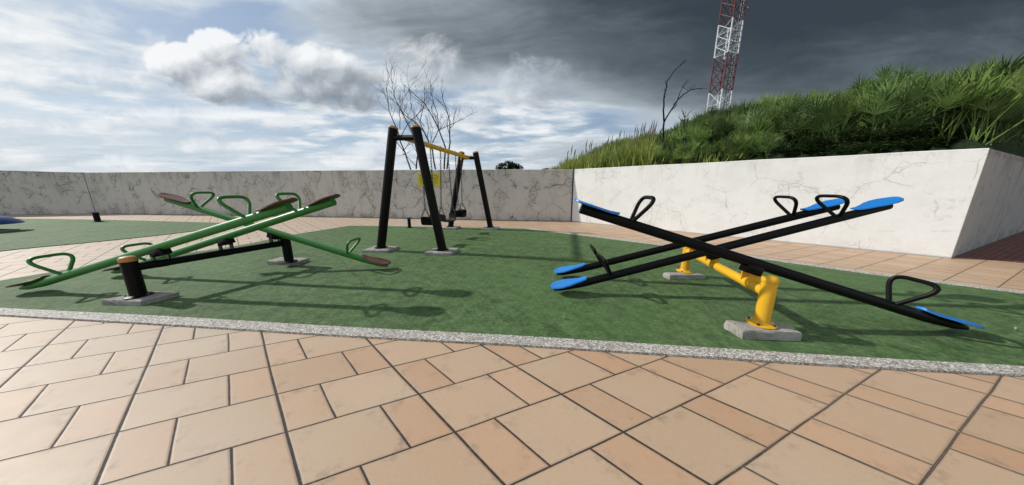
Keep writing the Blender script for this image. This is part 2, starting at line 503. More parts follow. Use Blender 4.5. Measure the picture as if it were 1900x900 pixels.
def aggregate_material(name, pal, scale):
    m, t = material(name)
    c = t.coord('Object')
    cell = t.voro(c, scale, 'F1', 'Color'); d = t.voro(c, scale)
    cx = t.sep(cell)[0]
    col = t.ramp(cx, pal)
    col = t.mix(d.smooth(0.38, 0.75) * 0.7, col, (0.16, 0.14, 0.12))
    col = t.mix(t.noise(c, 4, 5, 0.7).smooth(0.45, 0.75) * 0.35, col, (0.20, 0.17, 0.14))
    finish(t, col, 0.7, t.bump(d, 0.5, 0.006), 0.4)
    return m
M['kerb'] = aggregate_material('pebble_washed_kerb', [(0.0, (0.20, 0.175, 0.145)), (0.3, (0.40, 0.37, 0.33)), (0.7, (0.57, 0.54, 0.49)), (1.0, (0.78, 0.76, 0.72))], 84)

def concrete_material():
    m, t = material('rough_concrete')
    c = t.coord('Object')
    a = t.noise(c, 4, 6, 0.65); b = t.noise(c, 50, 6, 0.75)
    col = t.ramp(a * 0.55 + b * 0.45, [(0.30, (0.14, 0.125, 0.11)), (0.5, (0.32, 0.30, 0.27)), (0.68, (0.48, 0.455, 0.42))])
    pit = t.voro(c, 40).smooth(0.16, 0.08) * t.noise(c, 8, 2).smooth(0.45, 0.6)
    col = t.mix(pit, col, (0.04, 0.036, 0.03))
    finish(t, col, 0.85, t.bump(b - pit * 0.5, 0.5, 0.012), 0.3)
    return m
M['concrete'] = concrete_material()

def wall_material(name, base, dark, crackcol, ht, dens, dirtiness, crack_strength):
    """whitewashed render: hairline map cracking, runs below the coping, splash line at the foot"""
    m, t = material(name)
    c = t.coord('Object')
    w = t.noisecol(c, 2.6, 3)
    cw = t.vadd(c, w, (0.20, 0.20, 0.18))
    w2 = t.noisecol(c, 11.0, 3)
    cw = t.vadd(cw, w2, (0.07, 0.07, 0.07))
    x, y, z = t.sep(c)
    n0 = t.noise(c, 0.55, 4, 0.6); n1 = t.noise(c, 2.2, 5, 0.65); n2 = t.noise(c, 22, 5, 0.7)
    m1 = (n1 * 0.6 + n0 * 0.4).smooth(0.44, 0.56); m2 = t.noise(c, 1.1, 4, 0.6).smooth(0.48, 0.60)
    e1 = t.voro(cw, dens, 'DISTANCE_TO_EDGE'); e2 = t.voro(cw, dens * 2.4, 'DISTANCE_TO_EDGE'); e3 = t.voro(cw, dens * 5.0, 'DISTANCE_TO_EDGE')
    vary = n2 * 0.5 + 0.75
    k1 = e1.smooth(0.016, 0.005) * m1; k2 = e2.smooth(0.024, 0.008) * m2; k3 = e3.smooth(0.045, 0.015) * m1 * m2 * 0.7
    halo = (e1.smooth(0.11, 0.0) * m1).max(e2.smooth(0.16, 0.0) * m2 * 0.8) * n1.smooth(0.3, 0.65)
    crack = k1.max(k2 * 0.85).max(k3) * vary * crack_strength
    strk = t.new('ShaderNodeMapping'); t.link(c, strk.inputs[0]); strk.inputs['Scale'].default_value = (2.6, 2.6, 0.22)
    runs = t.noise(strk.outputs[0], 1.6, 5, 0.62)
    zt = z / ht
    top = zt.smooth(0.70, 1.0) * runs.smooth(0.46, 0.66)
    edge = zt.smooth(0.955, 0.995) * t.noise(c, 5, 4, 0.7).smooth(0.35, 0.6)
    foot = z.smooth(0.42, 0.0) * n1.smooth(0.36, 0.62)
    foot2 = z.smooth(0.05, 0.0) * 0.8
    blot = t.noise(c, 1.0, 6, 0.7).smooth(0.52, 0.72) * 0.5
    patch = t.noise(c, 0.8, 6, 0.72)
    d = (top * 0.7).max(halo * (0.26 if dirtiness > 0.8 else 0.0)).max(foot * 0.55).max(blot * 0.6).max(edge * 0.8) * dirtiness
    col = t.mix(n2.smooth(0.35, 0.7) * 0.25, base, tuple(q * 0.84 for q in base))
    col = t.mix(n1.smooth(0.4, 0.7) * 0.22, col, tuple(q * 0.80 for q in base))
    col = t.mix(patch.smooth(0.46, 0.60) * 0.30, col, tuple(q * k for q, k in zip(base, (0.80, 0.79, 0.77))))
    col = t.mix(runs.smooth(0.52, 0.70) * 0.30 * dirtiness, col, dark)
    if dirtiness == 1.0:     # colour darkens unevenly towards the far-left end
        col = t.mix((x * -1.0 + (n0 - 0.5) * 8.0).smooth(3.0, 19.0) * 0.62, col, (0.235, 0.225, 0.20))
    col = t.mix(d, col, dark)
    col = t.mix(foot2, col, tuple(q * 0.4 for q in dark))
    col = t.mix(crack, col, crackcol)
    h = n2 * 0.3 + n1 * 0.3 - crack * 0.8
    finish(t, col, 0.82, t.bump(h, 0.45, 0.012), 0.3)
    return m
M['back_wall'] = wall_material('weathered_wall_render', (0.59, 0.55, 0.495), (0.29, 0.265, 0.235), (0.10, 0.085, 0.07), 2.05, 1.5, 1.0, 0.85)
M['white_wall'] = wall_material('white_wall_render', (0.80, 0.80, 0.775), (0.56, 0.54, 0.49), (0.33, 0.28, 0.22), 1.97, 1.35, 0.50, 0.42)

M['streaked_wall'] = wall_material('streaked_wall_render', (0.40, 0.385, 0.355), (0.20, 0.19, 0.175), (0.17, 0.15, 0.13), 1.9, 1.35, 1.15, 0.4)

def brick_floor_material():
    m, t = material('red_brick_paving')
    c = t.coord('Object')
    mp = t.new('ShaderNodeMapping'); t.link(c, mp.inputs[0]); mp.inputs['Rotation'].default_value = (0, 0, radians(-23.3))
    n = t.new('ShaderNodeTexBrick'); t.link(mp.outputs[0], n.inputs['Vector'])
    n.inputs['Color1'].default_value = (0.20, 0.07, 0.05, 1); n.inputs['Color2'].default_value = (0.14, 0.055, 0.042, 1)
    n.inputs['Mortar'].default_value = (0.22, 0.18, 0.15, 1); n.inputs['Scale'].default_value = 3.2
    n.inputs['Mortar Size'].default_value = 0.012
    col = t.mix(t.noise(c, 3, 5, 0.7).smooth(0.4, 0.7) * 0.4, n.outputs[0], (0.10, 0.055, 0.045))
    finish(t, col, 0.75, t.bump(t.noise(c, 30, 4), 0.3, 0.006), 0.3)
    return m
M['brick_floor'] = brick_floor_material()

def soil_material(name, a, b):
    m, t = material(name)
    c = t.coord('Object'); n = t.noise(c, 0.9, 8, 0.7); n2 = t.noise(c, 9, 6, 0.7)
    finish(t, t.mix((n * 0.5 + n2 * 0.5).smooth(0.35, 0.65), a, b), 0.9, t.bump(n2, 0.8, 0.08), 0.2)
    return m
M['soil'] = soil_material('hill_soil', (0.014, 0.022, 0.008), (0.035, 0.060, 0.018))
M['field'] = soil_material('rough_grass_ground', (0.04, 0.075, 0.02), (0.08, 0.12, 0.035))

def leaf_material(name, c1, c2, c3, rough=0.42, trans=0.25, per_object=True):
    m, t = material(name)
    c = t.coord('Object')
    n = t.noise(c, 2.2, 3); n2 = t.noise(c, 17, 2)
    col = t.mix(n.smooth(0.35, 0.65), c1, c2)
    col = t.mix(n2.smooth(0.58, 0.75) * 0.7, col, c3)
    if per_object:
        oi = t.new('ShaderNodeObjectInfo'); r = X(t.nt, oi.outputs['Random'])
        col = t.scalecol(col, r * 0.7 + 0.65)
    finish(t, col, rough, None, 0.5, 0.0, trans)
    return m
M['palm'] = leaf_material('palm_leaf', (0.130, 0.210, 0.050), (0.185, 0.270, 0.070), (0.36, 0.41, 0.21), 0.5, 0.42)
M['palm_dark'] = leaf_material('dark_palm_leaf', (0.070, 0.125, 0.036), (0.110, 0.175, 0.050), (0.22, 0.28, 0.13), 0.5, 0.38)
M['grass'] = leaf_material('cane_grass', (0.21, 0.265, 0.050), (0.29, 0.325, 0.078), (0.38, 0.39, 0.17), 0.5, 0.35, False)
M['plume'] = leaf_material('grass_plume', (0.11, 0.09, 0.075), (0.14, 0.12, 0.10), (0.16, 0.13, 0.1), 0.7, 0.3, False)
M['acacia'] = leaf_material('acacia_leaf', (0.036, 0.066, 0.017), (0.055, 0.090, 0.024), (0.09, 0.12, 0.045), 0.5, 0.2, False)
M['far_leaf'] = leaf_material('distant_tree_leaf', (0.022, 0.045, 0.022), (0.035, 0.062, 0.030), (0.055, 0.085, 0.04), 0.6, 0.2, False)
M['bark'] = paint('grey_brown_bark', (0.10, 0.085, 0.077), 0.8, 0.5, (0.18, 0.155, 0.14), 0.2)
M['dead_bark'] = paint('dead_dark_bark', (0.018, 0.015, 0.015), 0.8, 0.4, (0.06, 0.05, 0.045), 0.2)
M['dry_leaf'] = paint('dry_leaf', (0.42, 0.38, 0.30), 0.7, 0.3, (0.25, 0.2, 0.13), 0.3)

# ------------------------------------------------------------------ ground
def sheet(name, poly, z, mat, kind='structure'):
    mb = MB(); mb.add([(p[0], p[1], z) for p in poly], [tuple(range(len(poly)))])
    o = mb.build(name, mat, None, smooth=False)
    return tag(o, kind=kind)

sheet('ground', [(-700, -700), (700, -700), (700, 700), (-700, 700)], -0.03, M['field'])

K = np.array([8.189, 4.764]); J = np.array([2.318, 10.279])      # right wall: near corner, far corner
E1 = nrm(J - K); E2 = nrm(TA)                                    # along the white wall (away), along its return
WL = np.array([-21.109, 13.433])
EL = nrm(np.array([-24.495, 12.634]) - WL)
WL2 = WL + EL * 40
sheet('plaza_paving', [(-48, -14), (24, -14), (24, 14), tuple(J + np.array([1.5, 1.4])), tuple(J + np.array([0.1, 0.15])), tuple(WL + np.array([0, 0.2])), tuple(WL2)], 0.0, M['tiles'])
# brick paving beyond the white wall's end
bk = [K + E1 * -0.22 + E2 * 0.35, K + E1 * -8 + E2 * 0.35, K + E1 * -8 + E2 * 22, K + E1 * 0.02 + E2 * 22, K + E1 * 0.02 + E2 * 0.2]
sheet('brick_paving', [tuple(p) for p in bk], 0.004, M['brick_floor'])

def smooth_line(pxs, n=6, z=0.0):
    P = np.array([G(u, v, z)[:2] for u, v in pxs]); out = []
    for i in range(len(P) - 1):
        p0 = P[max(i - 1, 0)]; p1 = P[i]; p2 = P[i + 1]; p3 = P[min(i + 2, len(P) - 1)]
        for k in range(n):
            q = k / n
            out.append(0.5 * ((2 * p1) + (-p0 + p2) * q + (2 * p0 - 5 * p1 + 4 * p2 - p3) * q * q + (-p0 + 3 * p1 - 3 * p2 + p3) * q ** 3))
    out.append(P[-1]); return out
near_in = smooth_line([(-420, 553), (-200, 561.5), (0, 571), (302, 586), (650, 606.5), (950, 622), (1250, 640.5), (1578, 661), (1900, 679), (2300, 703), (3300, 762)], z=0.02)
near_out = smooth_line([(-420, 564), (-200, 573), (0, 583.6), (302, 601), (650, 622.5), (950, 638.5), (1250, 657.5), (1578, 678), (1900, 695), (2300, 718), (3300, 776)], z=0.02)
right_in = [G(971, 425)[:2], G(1100, 440.5)[:2], G(1229, 457.3)[:2], G(1400, 480.5)[:2], G(1635, 513.5)[:2], G(1840, 540)[:2], G(2200, 586)[:2], G(2300, 599)[:2], G(3300, 727)[:2]]
left_in = smooth_line([(-420, 580), (-150, 546), (0, 522.5), (174, 494), (434, 458), (537, 437.5), (649, 419.5)], 4)
far_in = smooth_line([(649, 419.5), (810, 422.0), (971, 425)], 3)
turf_poly = list(near_in) + list(reversed(right_in)) + list(reversed(far_in))[1:-1] + list(reversed(left_in))
# near_in runs left to right, then back along the right, far and left edges
sheet('turf', [tuple(p) for p in turf_poly], 0.014, M['turf'])
def strip(name, a, b, z0, z1, mat, kind='structure'):
    mb = MB(); n = len(a)
    vs_ = [(p[0], p[1], z1) for p in a] + [(p[0], p[1], z1) for p in b] + [(p[0], p[1], z0) for p in a] + [(p[0], p[1], z0) for p in b]
    fs = []
    for i in range(n - 1):
        fs += [(i, n + i, n + i + 1, i + 1), (i, i + 1, 2 * n + i + 1, 2 * n + i), (n + i, 3 * n + i, 3 * n + i + 1, n + i + 1)]
    fs += [(0, 2 * n, 3 * n, n), (n - 1, 2 * n - 1, 4 * n - 1, 3 * n - 1)]
    mb.add(vs_, fs)
    return tag(mb.build(name, mat, None, smooth=False), kind=kind)
strip('kerb_strip', near_in, near_out, -0.02, 0.020, M['kerb'])
def offset(line, d):
    line = [np.array(p) for p in line]; out = []
    for i, p in enumerate(line):
        q = line[min(i + 1, len(line) - 1)] - line[max(i - 1, 0)]
        n = nrm(np.array([-q[1], q[0]])); out.append(p + n * d)
    return out
strip('path_edging', right_in, offset(right_in, 0.17), -0.02, 0.018, M['kerb'])
strip('rear_edging', far_in, offset(far_in, 0.10), -0.02, 0.018, M['kerb'])
t2_top = smooth_line([(-420, 408), (-120, 406.5), (30, 406), (174, 408), (260, 410), (350, 412.4), (412, 414.2), (432, 416)], 3)
t2_bot = smooth_line([(-420, 550), (-200, 500), (0, 467), (120, 455), (260, 441), (350, 430.5), (405, 422.5), (432, 416)], 3)
sheet('turf', [tuple(p) for p in list(t2_bot) + list(reversed(t2_top))[1:]], 0.014, M['turf'])

# ------------------------------------------------------------------ walls
def wall_run(mb, pts, tops, th, z0=-0.05):
    """vertical wall along a plan polyline, thickness to the left of its direction, subdivided lightly"""
    pts = [np.array(p, float) for p in pts]
    P, T = [], []
    for i in range(len(pts) - 1):
        L = np.linalg.norm(pts[i + 1] - pts[i]); n = max(1, int(L / 0.7))
        for k in range(n):
            P.append(pts[i] + (pts[i + 1] - pts[i]) * k / n); T.append(tops[i] + (tops[i + 1] - tops[i]) * k / n)
    P.append(pts[-1]); T.append(tops[-1])
    B = offset(P, th); n = len(P)
    rr = random.Random(3)
    T = [q + rr.uniform(-0.006, 0.006) for q in T]
    ch = 0.012
    C = offset(P, ch)
    vs_ = []
    for i in range(n):
        vs_ += [(*P[i], z0), (*P[i], T[i] - ch), (*C[i], T[i]), (*B[i], T[i]), (*B[i], z0)]
    fs = []
    for i in range(n - 1):
        a, b = i * 5, i * 5 + 5
        for k in range(4): fs.append((a + k, b + k, b + k + 1, a + k + 1))
    fs += [(0, 1, 2, 3, 4), tuple((n - 1) * 5 + k for k in (4, 3, 2, 1, 0))]
    mb.add(vs_, fs)
bw = thing('boundary_wall', 'long grey cracked plaster wall behind the swing and the green seesaws', 'wall', (*WL, 0))
mb = MB()
back_foot = [G(179, 396.8)[:2], G(555, 401.6)[:2], G(850, 407.7)[:2], J + np.array([0.0, 0.004])]
wall_run(mb, back_foot, [2.02, 2.03, 2.0, 1.962], 0.2)
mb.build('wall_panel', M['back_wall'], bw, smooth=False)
mb = MB()
ls = back_foot[0] + EL * 0.035
wall_run(mb, [ls + EL * 40, ls + EL * 3.8, ls], [2.3, 2.09, 2.025], 0.2)
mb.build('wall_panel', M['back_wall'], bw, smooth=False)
mb = MB(); q = back_foot[0] + EL * 0.018
mb.box((q[0] + 0.02, q[1] + 0.09, 1.0), (0.035, 0.12, 2.0))
mb.build('expansion_joint', M['bolt'], bw, smooth=False)

mb = MB(); q = J + nrm(np.array([-0.684, -0.73])) * 0.004
mb.box((q[0], q[1], 0.985), (0.045, 0.03, 1.98), (*E1, 0), (-E1[1], E1[0], 0)); mb.build('expansion_joint', M['bolt'], bw, smooth=False)
rw = thing('retaining_wall', 'bright white plastered retaining wall turning a corner beside the black seesaws', 'wall', (*K, 0))
mb = MB()
Kp = K
wall_run(mb, [J + E1 * -0.02, K], [1.975, 1.965], 0.22)
mb.build('wall_panel', M['white_wall'], rw, smooth=False)
mb = MB()
wall_run(mb, [K + E2 * 0.2215, K + E2 * 30], [1.963, 1.963], 0.22)
mb.build('wall_panel', M['streaked_wall'], rw, smooth=False)
mb = MB(); kc = K + E2 * 0.11 - E1 * 0.003
mb.box((kc[0], kc[1], 0.955), (0.226, 0.006, 2.006), (*E2, 0), (*E1, 0))
mb.build('wall_end', M['streaked_wall'], rw, smooth=False)

# ------------------------------------------------------------------ hill behind the white wall
ridge_px = [(1000, 317), (1040, 309), (1080, 300), (1120, 277), (1160, 262), (1230, 252), (1270, 236), (1300, 214), (1345, 208), (1400, 196), (1440, 184), (1500, 186), (1570, 178), (1620, 158),
            (1665, 142), (1700, 158), (1760, 150), (1830, 140), (1870, 134), (1900, 127), (2000, 112), (2300, 85)]
R_az = [math.degrees(atan2(ray(u, v)[0], ray(u, v)[1])) for u, v in ridge_px]
R_tan = [ray(u, v)[2] / np.hypot(ray(u, v)[0], ray(u, v)[1]) for u, v in ridge_px]
def wall_r(az):
    d = np.array([sin(az), cos(az)]); best = 60.0
    for (p, e, lo, hi) in ((K, E1, 0, 40), (K, E2, 0, 60)):
        Mx = np.array([d, -e]).T
        if abs(np.linalg.det(Mx)) < 1e-6: continue
        r, s_ = np.linalg.solve(Mx, p)
        if r > 0 and lo <= s_ <= hi: best = min(best, r)
    return best
def plant_h(az_deg): return float(np.interp(az_deg, [5, 12, 22, 34, 62], [0.5, 1.0, 1.25, 1.35, 1.6]))
def ridge_R(az): return min(wall_r(az), 26) + 8.5
def hill_z(az, r):
    a = math.degrees(az); r0 = wall_r(az); R = ridge_R(az)
    zt = CAM_H + R * float(np.interp(a, R_az, R_tan)) - plant_h(a) * 0.60
    zt = max(zt, 1.0)
    k = min(max((r - r0) / (R - r0), 0), 1)
    z0 = 1.72 if a > 11 else 1.0
    return z0 + (zt - z0) * (k ** 0.9)
mb = MB(); NA, NR = 90, 16
vs_, fs = [], []
for i in range(NA + 1):
    az = radians(6 + (76 - 6) * i / NA); r0 = wall_r(az) + 0.12; R = ridge_R(az)
    for j in range(NR + 1):
        r = r0 + (R - r0) * j / 11 if j <= 11 else R + (j - 11) * 12
        z = hill_z(az, r) if j <= 11 else hill_z(az, R) - 0.05 * (j - 11)
        if 0 < j: z += 0.10 * sin(i * 1.9 + j * 2.7)
        vs_.append((r * sin(az), r * cos(az), z))
for i in range(NA):
    for j in range(NR):
        a = i * (NR + 1) + j; fs.append((a, a + 1, a + NR + 2, a + NR + 1))
mb.add(vs_, fs)
tag(mb.build('hill', M['soil'], None), kind='structure')

# ---- plants
def leaflet(mb, p, d, side, L, w, droop):
    """strap leaf: base p, direction d, flat side vector, drooping tip, slightly keeled"""
    d = nrm(d); side = nrm(side)
    p1 = p + d * L * 0.5; p2 = p + d * L + np.array([0, 0, -droop * L])
    mb.add([p - side * w * 0.25, p + side * w * 0.25, p1 + side * w * 0.5, p1 - side * w * 0.5, p2], [(0, 1, 2, 3), (3, 2, 4)])
def palm_mesh(seed, mat, feather):
    r = random.Random(seed); mb = MB(); mp = MB()
    for k in range(r.randint(12, 15)):
        a = 2 * pi * k / 12 * 2.4 + r.uniform(-0.3, 0.3); tilt = radians(r.uniform(3, 40))
        d = np.array([sin(tilt) * cos(a), sin(tilt) * sin(a), cos(tilt)])
        out = np.array([cos(a), sin(a), 0.0]); side = np.array([-sin(a), cos(a), 0.0])
        base = np.array([r.uniform(-0.12, 0.12), r.uniform(-0.12, 0.12), 0])
        if feather:                                   # arching frond, two combs of straps
            L = r.uniform(0.95, 1.45); pts = [base]; dd = d.copy()
            for q in range(6):
                pts.append(pts[-1] + dd * L / 6); dd = nrm(dd + out * 0.10 + np.array([0, 0, -0.09]))
            mp.tube(pts, [0.013, 0.011, 0.009, 0.008, 0.006, 0.005, 0.003], 4, caps=False)
            N = 10
            for q in range(N):
                f = 0.28 + 0.72 * q / (N - 1); x_ = f * 6; i0 = min(int(x_), 5)
                p = pts[i0] + (pts[i0 + 1] - pts[i0]) * (x_ - i0); tg = nrm(pts[i0 + 1] - pts[i0])
                nn_ = np.cross(side, tg)
                for sg in (-1, 1):
                    ld = tg * 1.05 + side * sg * r.uniform(0.45, 0.75) - nn_ * r.uniform(0.0, 0.35) + np.array([0, 0, 0.25])
                    leaflet(mb, p, ld, np.cross(ld, side * 0.3 + nn_), r.uniform(0.42, 0.60) * (1.0 - 0.35 * abs(f - 0.6)), 0.034, r.uniform(0.02, 0.30))
        else:                                         # upright fan of straps
            L = r.uniform(0.5, 1.0); tip = base + d * L
            mp.tube([base, base + d * L * 0.5 + [0, 0, 0.03], tip], [0.012, 0.009, 0.007], 4, caps=False)
            nl = r.randint(11, 14); fan = radians(r.uniform(38, 68)); up = np.cross(side, d)
            for q in range(nl):
                th = -fan + 2 * fan * q / (nl - 1)
                ld = d * cos(th) + side * sin(th) + up * r.uniform(-0.15, 0.15)
                leaflet(mb, tip, ld, np.cross(ld, up), r.uniform(0.48, 0.74) * (1 - 0.25 * abs(th) / fan), 0.033, r.uniform(0.0, 0.22))
    return mb, mp
palms = []
for k in range(7):
    mat = M['palm'] if k % 3 else M['palm_dark']
    mb, mp = palm_mesh(100 + k, mat, False)
    o = len(mb.v); mb.v += mp.v; mb.f += [tuple(o + i for i in f) for f in mp.f]
    me = bpy.data.meshes.new('palm_plant'); me.from_pydata(mb.v, [], mb.f); me.update(); me.materials.append(mat)
    palms.append(me)
pr = random.Random(21)
cands = []
tries = 0
while len(cands) < 1250 and tries < 120000:
    tries += 1
    a = pr.uniform(17, 63.5); az = radians(a)
    r0 = wall_r(az) + 0.60; R = ridge_R(az)
    r = r0 + (R + 0.6 - r0) * pr.random() ** 0.9
    p = (r * sin(az), r * cos(az))
    if a < 26 and pr.random() < (26 - a) / 9: continue
    mind = 0.40 + 0.020 * (r - r0)
    if 43 < a < 62 and r < wall_r(az) + 1.6: continue
    if any((p[0] - c[0]) ** 2 + (p[1] - c[1]) ** 2 < mind * mind for c in cands): continue
    cands.append((p[0], p[1], r, az))
cands.sort(key=lambda c: c[2])
print('palms', len(cands))
def palm_rot(): return (pr.uniform(-0.18, 0.18), pr.uniform(-0.18, 0.18), pr.uniform(0, 2 * pi))
fill = MB()
for i, (px_, py_, r, az) in enumerate(cands):
    zz = hill_z(az, r); sc = pr.uniform(0.55, 0.95) * plant_h(math.degrees(az)) / 1.35
    if r - wall_r(az) < 1.5: sc *= 0.50 if math.degrees(az) > 43 else 0.75
    me = palms[pr.randrange(7)]; rot = palm_rot()
    if i < 290:
        o = bpy.data.objects.new('palm_plant', me); COL.objects.link(o)
        o.location = (px_, py_, zz - 0.08); o.rotation_euler = rot; o.scale = (sc,) * 3
        tag(o, 'fan-leaved green palm plant growing in the mass on the hillside', 'palm', 'palm plants covering the hillside')
    else:
        ca, sa = cos(rot[2]), sin(rot[2]); off = len(fill.v)
        fill.v += [(px_ + sc * (v.co.x * ca - v.co.y * sa), py_ + sc * (v.co.x * sa + v.co.y * ca), zz - 0.08 + sc * v.co.z) for v in me.vertices]
        fill.f += [tuple(off + q for q in f.vertices) for f in me.polygons]
if fill.v: tag(fill.build('hilltop_foliage', M['palm'], None, smooth=False), kind='stuff')

# cane grass on the low left end of the hill, one uncountable mass
gm = MB(); pm = MB()
gr = random.Random(5)
for k in range(2600):
    a = gr.uniform(6.5, 27) if k % 9 else gr.uniform(20, 62); az = radians(a)
    r0 = wall_r(az) + 0.40; R = ridge_R(az)
    r = r0 + (R + 0.4 - r0) * gr.random()
    if a > 42 and r < wall_r(az) + 2.0: continue
    zz = hill_z(az, r) - 0.04
    p = np.array([r * sin(az), r * cos(az), zz])
    H = gr.uniform(0.6, 1.15) * (plant_h(a) / 1.1 if a < 27 else 0.6)
    for b in range(gr.randint(9, 13)):
        w = gr.uniform(0, 2 * pi); lean = gr.uniform(0.05, 0.5); L = H * gr.uniform(0.5, 1.0)
        d = np.array([cos(w) * lean, sin(w) * lean, 1.0])
        q = p + np.array([gr.uniform(-0.2, 0.2), gr.uniform(-0.2, 0.2), 0])
        leaflet(gm, q, d, (cos(w + 1.57 + gr.uniform(-1, 1)), sin(w + 1.57), 0), L, gr.uniform(0.025, 0.042), gr.uniform(0.05, 0.4) * lean)
    if a < 27 and gr.random() < 0.05:
        q = p + np.array([0, 0, H * 0.8]); pm.tube([q, q + [0.02, 0, H * 0.25], q + [0.05, 0, H * 0.42]], [0.006, 0.020, 0.004], 4)
g = gm.build('tall_grass', M['grass'], None, smooth=False); tag(g, kind='stuff')
pl = pm.build('grass_plume', M['plume'], g); tag(pl, kind='stuff')

# ------------------------------------------------------------------ bare trees, dead trunks, spreading tree, distant tree
def branchlets(mb, p, d, L, r, depth, rnd, spread=0.7):
    """thin twigs"""
    n = 3; pts = [np.array(p)]; d = nrm(d)
    for k in range(n):
        d = nrm(d + np.array([rnd.uniform(-1, 1), rnd.uniform(-1, 1), rnd.uniform(-0.5, 0.9)]) * 0.22)
        pts.append(pts[-1] + d * L / n)
    mb.tube(pts, [r * (1 - 0.7 * k / n) for k in range(n + 1)], 4, caps=False)
    if depth > 0:
        for k in range(rnd.randint(2, 3)):
            q = rnd.randint(1, n)
            dd = nrm(d + np.array([rnd.uniform(-1, 1), rnd.uniform(-1, 1), rnd.uniform(-0.3, 0.8)]) * spread)
            branchlets(mb, pts[q], dd, L * rnd.uniform(0.5, 0.8), r * 0.6, depth - 1, rnd, spread)
def traced_tree(name, label, cat, stems, y0, conv, mat, rad, z_base, seed, twigs):
    """stems: pixel polylines with a depth offset each, grown as tapering limbs at their own distance"""
    rnd = random.Random(seed)
    p0 = at(*conv(*stems[0][1][0]), y0)
    root = thing(name, label, cat, (p0[0], p0[1], z_base))
    first = None
    tw = MB()
    for i, (dy, pts, r0, r1) in enumerate(stems):
        mb = MB(); P = []
        for k, q in enumerate(pts):
            p = at(*conv(*q), y0 + dy + 0.35 * sin(k * 1.3 + i)); P.append(p)
        if P[0][2] < z_base + 1.6 and pts[0][1] > 740:
            P.insert(0, np.array([P[0][0] + rnd.uniform(-.1, .1), P[0][1], z_base]))
        S = []
        for k in range(len(P) - 1):
            a, b = P[k], P[k + 1]
            for q in range(3): S.append(a + (b - a) * q / 3 + np.array([rnd.uniform(-1, 1), 0, rnd.uniform(-1, 1)]) * 0.012)
        S.append(P[-1]); n = len(S)
        rs = [0.78 * (r0 + (r1 - r0) * k / (n - 1)) for k in range(n)]
        mb.tube(S, rs, 7)
        for k in range(3, n, 1):
            if rnd.random() < twigs:
                dd = nrm(S[k] - S[k - 1]) + np.array([rnd.uniform(-1.2, 1.2), rnd.uniform(-0.8, 0.8), rnd.uniform(-0.1, 0.9)])
                branchlets(mb, S[k], dd, rnd.uniform(0.35, 0.9) * rad, max(rs[k] * 0.55, 0.009), 2 if rad > 0.6 else 1, rnd)
        mb.build('trunk' if pts[0][1] > 740 else 'branch', mat, root)
    return root
cv = lambda x, y: (690 + x / 4.5, 130 + y / 4.5)
traced_tree('bare_tree', 'leafless many-stemmed grey tree rising behind the wall at the swing', 'tree', [
    (0.0, [(325, 828), (280, 700), (240, 600), (215, 510), (180, 430), (142, 340), (130, 240), (118, 130)], 0.050, 0.012),
    (0.5, [(370, 828), (382, 700), (360, 560), (300, 450), (240, 330), (195, 240), (168, 120), (165, 50)], 0.050, 0.010),
    (-0.4, [(530, 828), (505, 670), (440, 520), (372, 440), (285, 385), (230, 310), (150, 220)], 0.050, 0.010),
    (0.3, [(605, 828), (615, 650), (560, 500), (500, 380), (440, 280), (330, 180), (265, 120)], 0.055, 0.010),
    (-0.2, [(628, 828), (652, 600), (650, 430), (630, 350), (592, 240), (575, 140)], 0.050, 0.010),
    (0.2, [(485, 620), (400, 440), (428, 320), (440, 240), (435, 135)], 0.032, 0.008),
    (0.6, [(505, 610), (560, 490), (545, 360), (505, 240), (490, 150)], 0.032, 0.008),
    (-0.5, [(560, 500), (600, 480), (660, 455), (770, 405)], 0.022, 0.012),
    (0.1, [(235, 560), (300, 450), (400, 350), (440, 300)], 0.026, 0.008),
    (0.4, [(235, 500), (235, 400), (225, 350), (260, 250), (320, 150), (355, 75)], 0.024, 0.006),
    (-0.3, [(440, 470), (330, 330), (325, 200)], 0.022, 0.006),
    (0.2, [(365, 800), (270, 700), (225, 720)], 0.022, 0.008),
], 13.4, cv, M['bark'], 1.0, -0.03, 4, 0.62)
cv2 = lambda x, y: (1000 + x / 3.8, 100 + y / 3.8)
traced_tree('dead_tree', 'tall dead black trunk with two forking limbs behind the white wall', 'tree', [
    (0.0, [(870, 775), (878, 600), (880, 480), (878, 400), (885, 290), (905, 190), (950, 130), (1010, 60)], 0.050, 0.012),
    (0.05, [(884, 475), (930, 400), (980, 320), (1020, 285), (1070, 255), (1110, 245), (1150, 248)], 0.032, 0.010),
    (0.0, [(980, 320), (1000, 260), (1025, 205)], 0.018, 0.007),
    (0.0, [(903, 235), (890, 190)], 0.016, 0.008),
    (0.1, [(872, 620), (850, 570), (860, 540), (878, 520)], 0.020, 0.014),
    (-0.1, [(850, 775), (880, 700), (905, 560)], 0.030, 0.012),
    (0.0, [(1070, 255), (1090, 222)], 0.010, 0.005),
], 9.3, cv2, M['dead_bark'], 0.35, 1.6, 9, 0.10)
traced_tree('dead_tree', 'short dead grey sapling with a forked tip among the grass', 'tree', [
    (0.0, [(1000, 775), (1012, 650), (1022, 540), (1028, 450), (1015, 415), (1005, 385)], 0.038, 0.010),
    (0.0, [(1028, 450), (1055, 420), (1085, 390)], 0.016, 0.007),
    (-0.2, [(985, 775), (1030, 690), (1045, 650)], 0.030, 0.016),
    (0.0, [(1022, 500), (1005, 480)], 0.012, 0.006),
], 8.7, cv2, M['bark'], 0.25, 1.6, 12, 0.12)

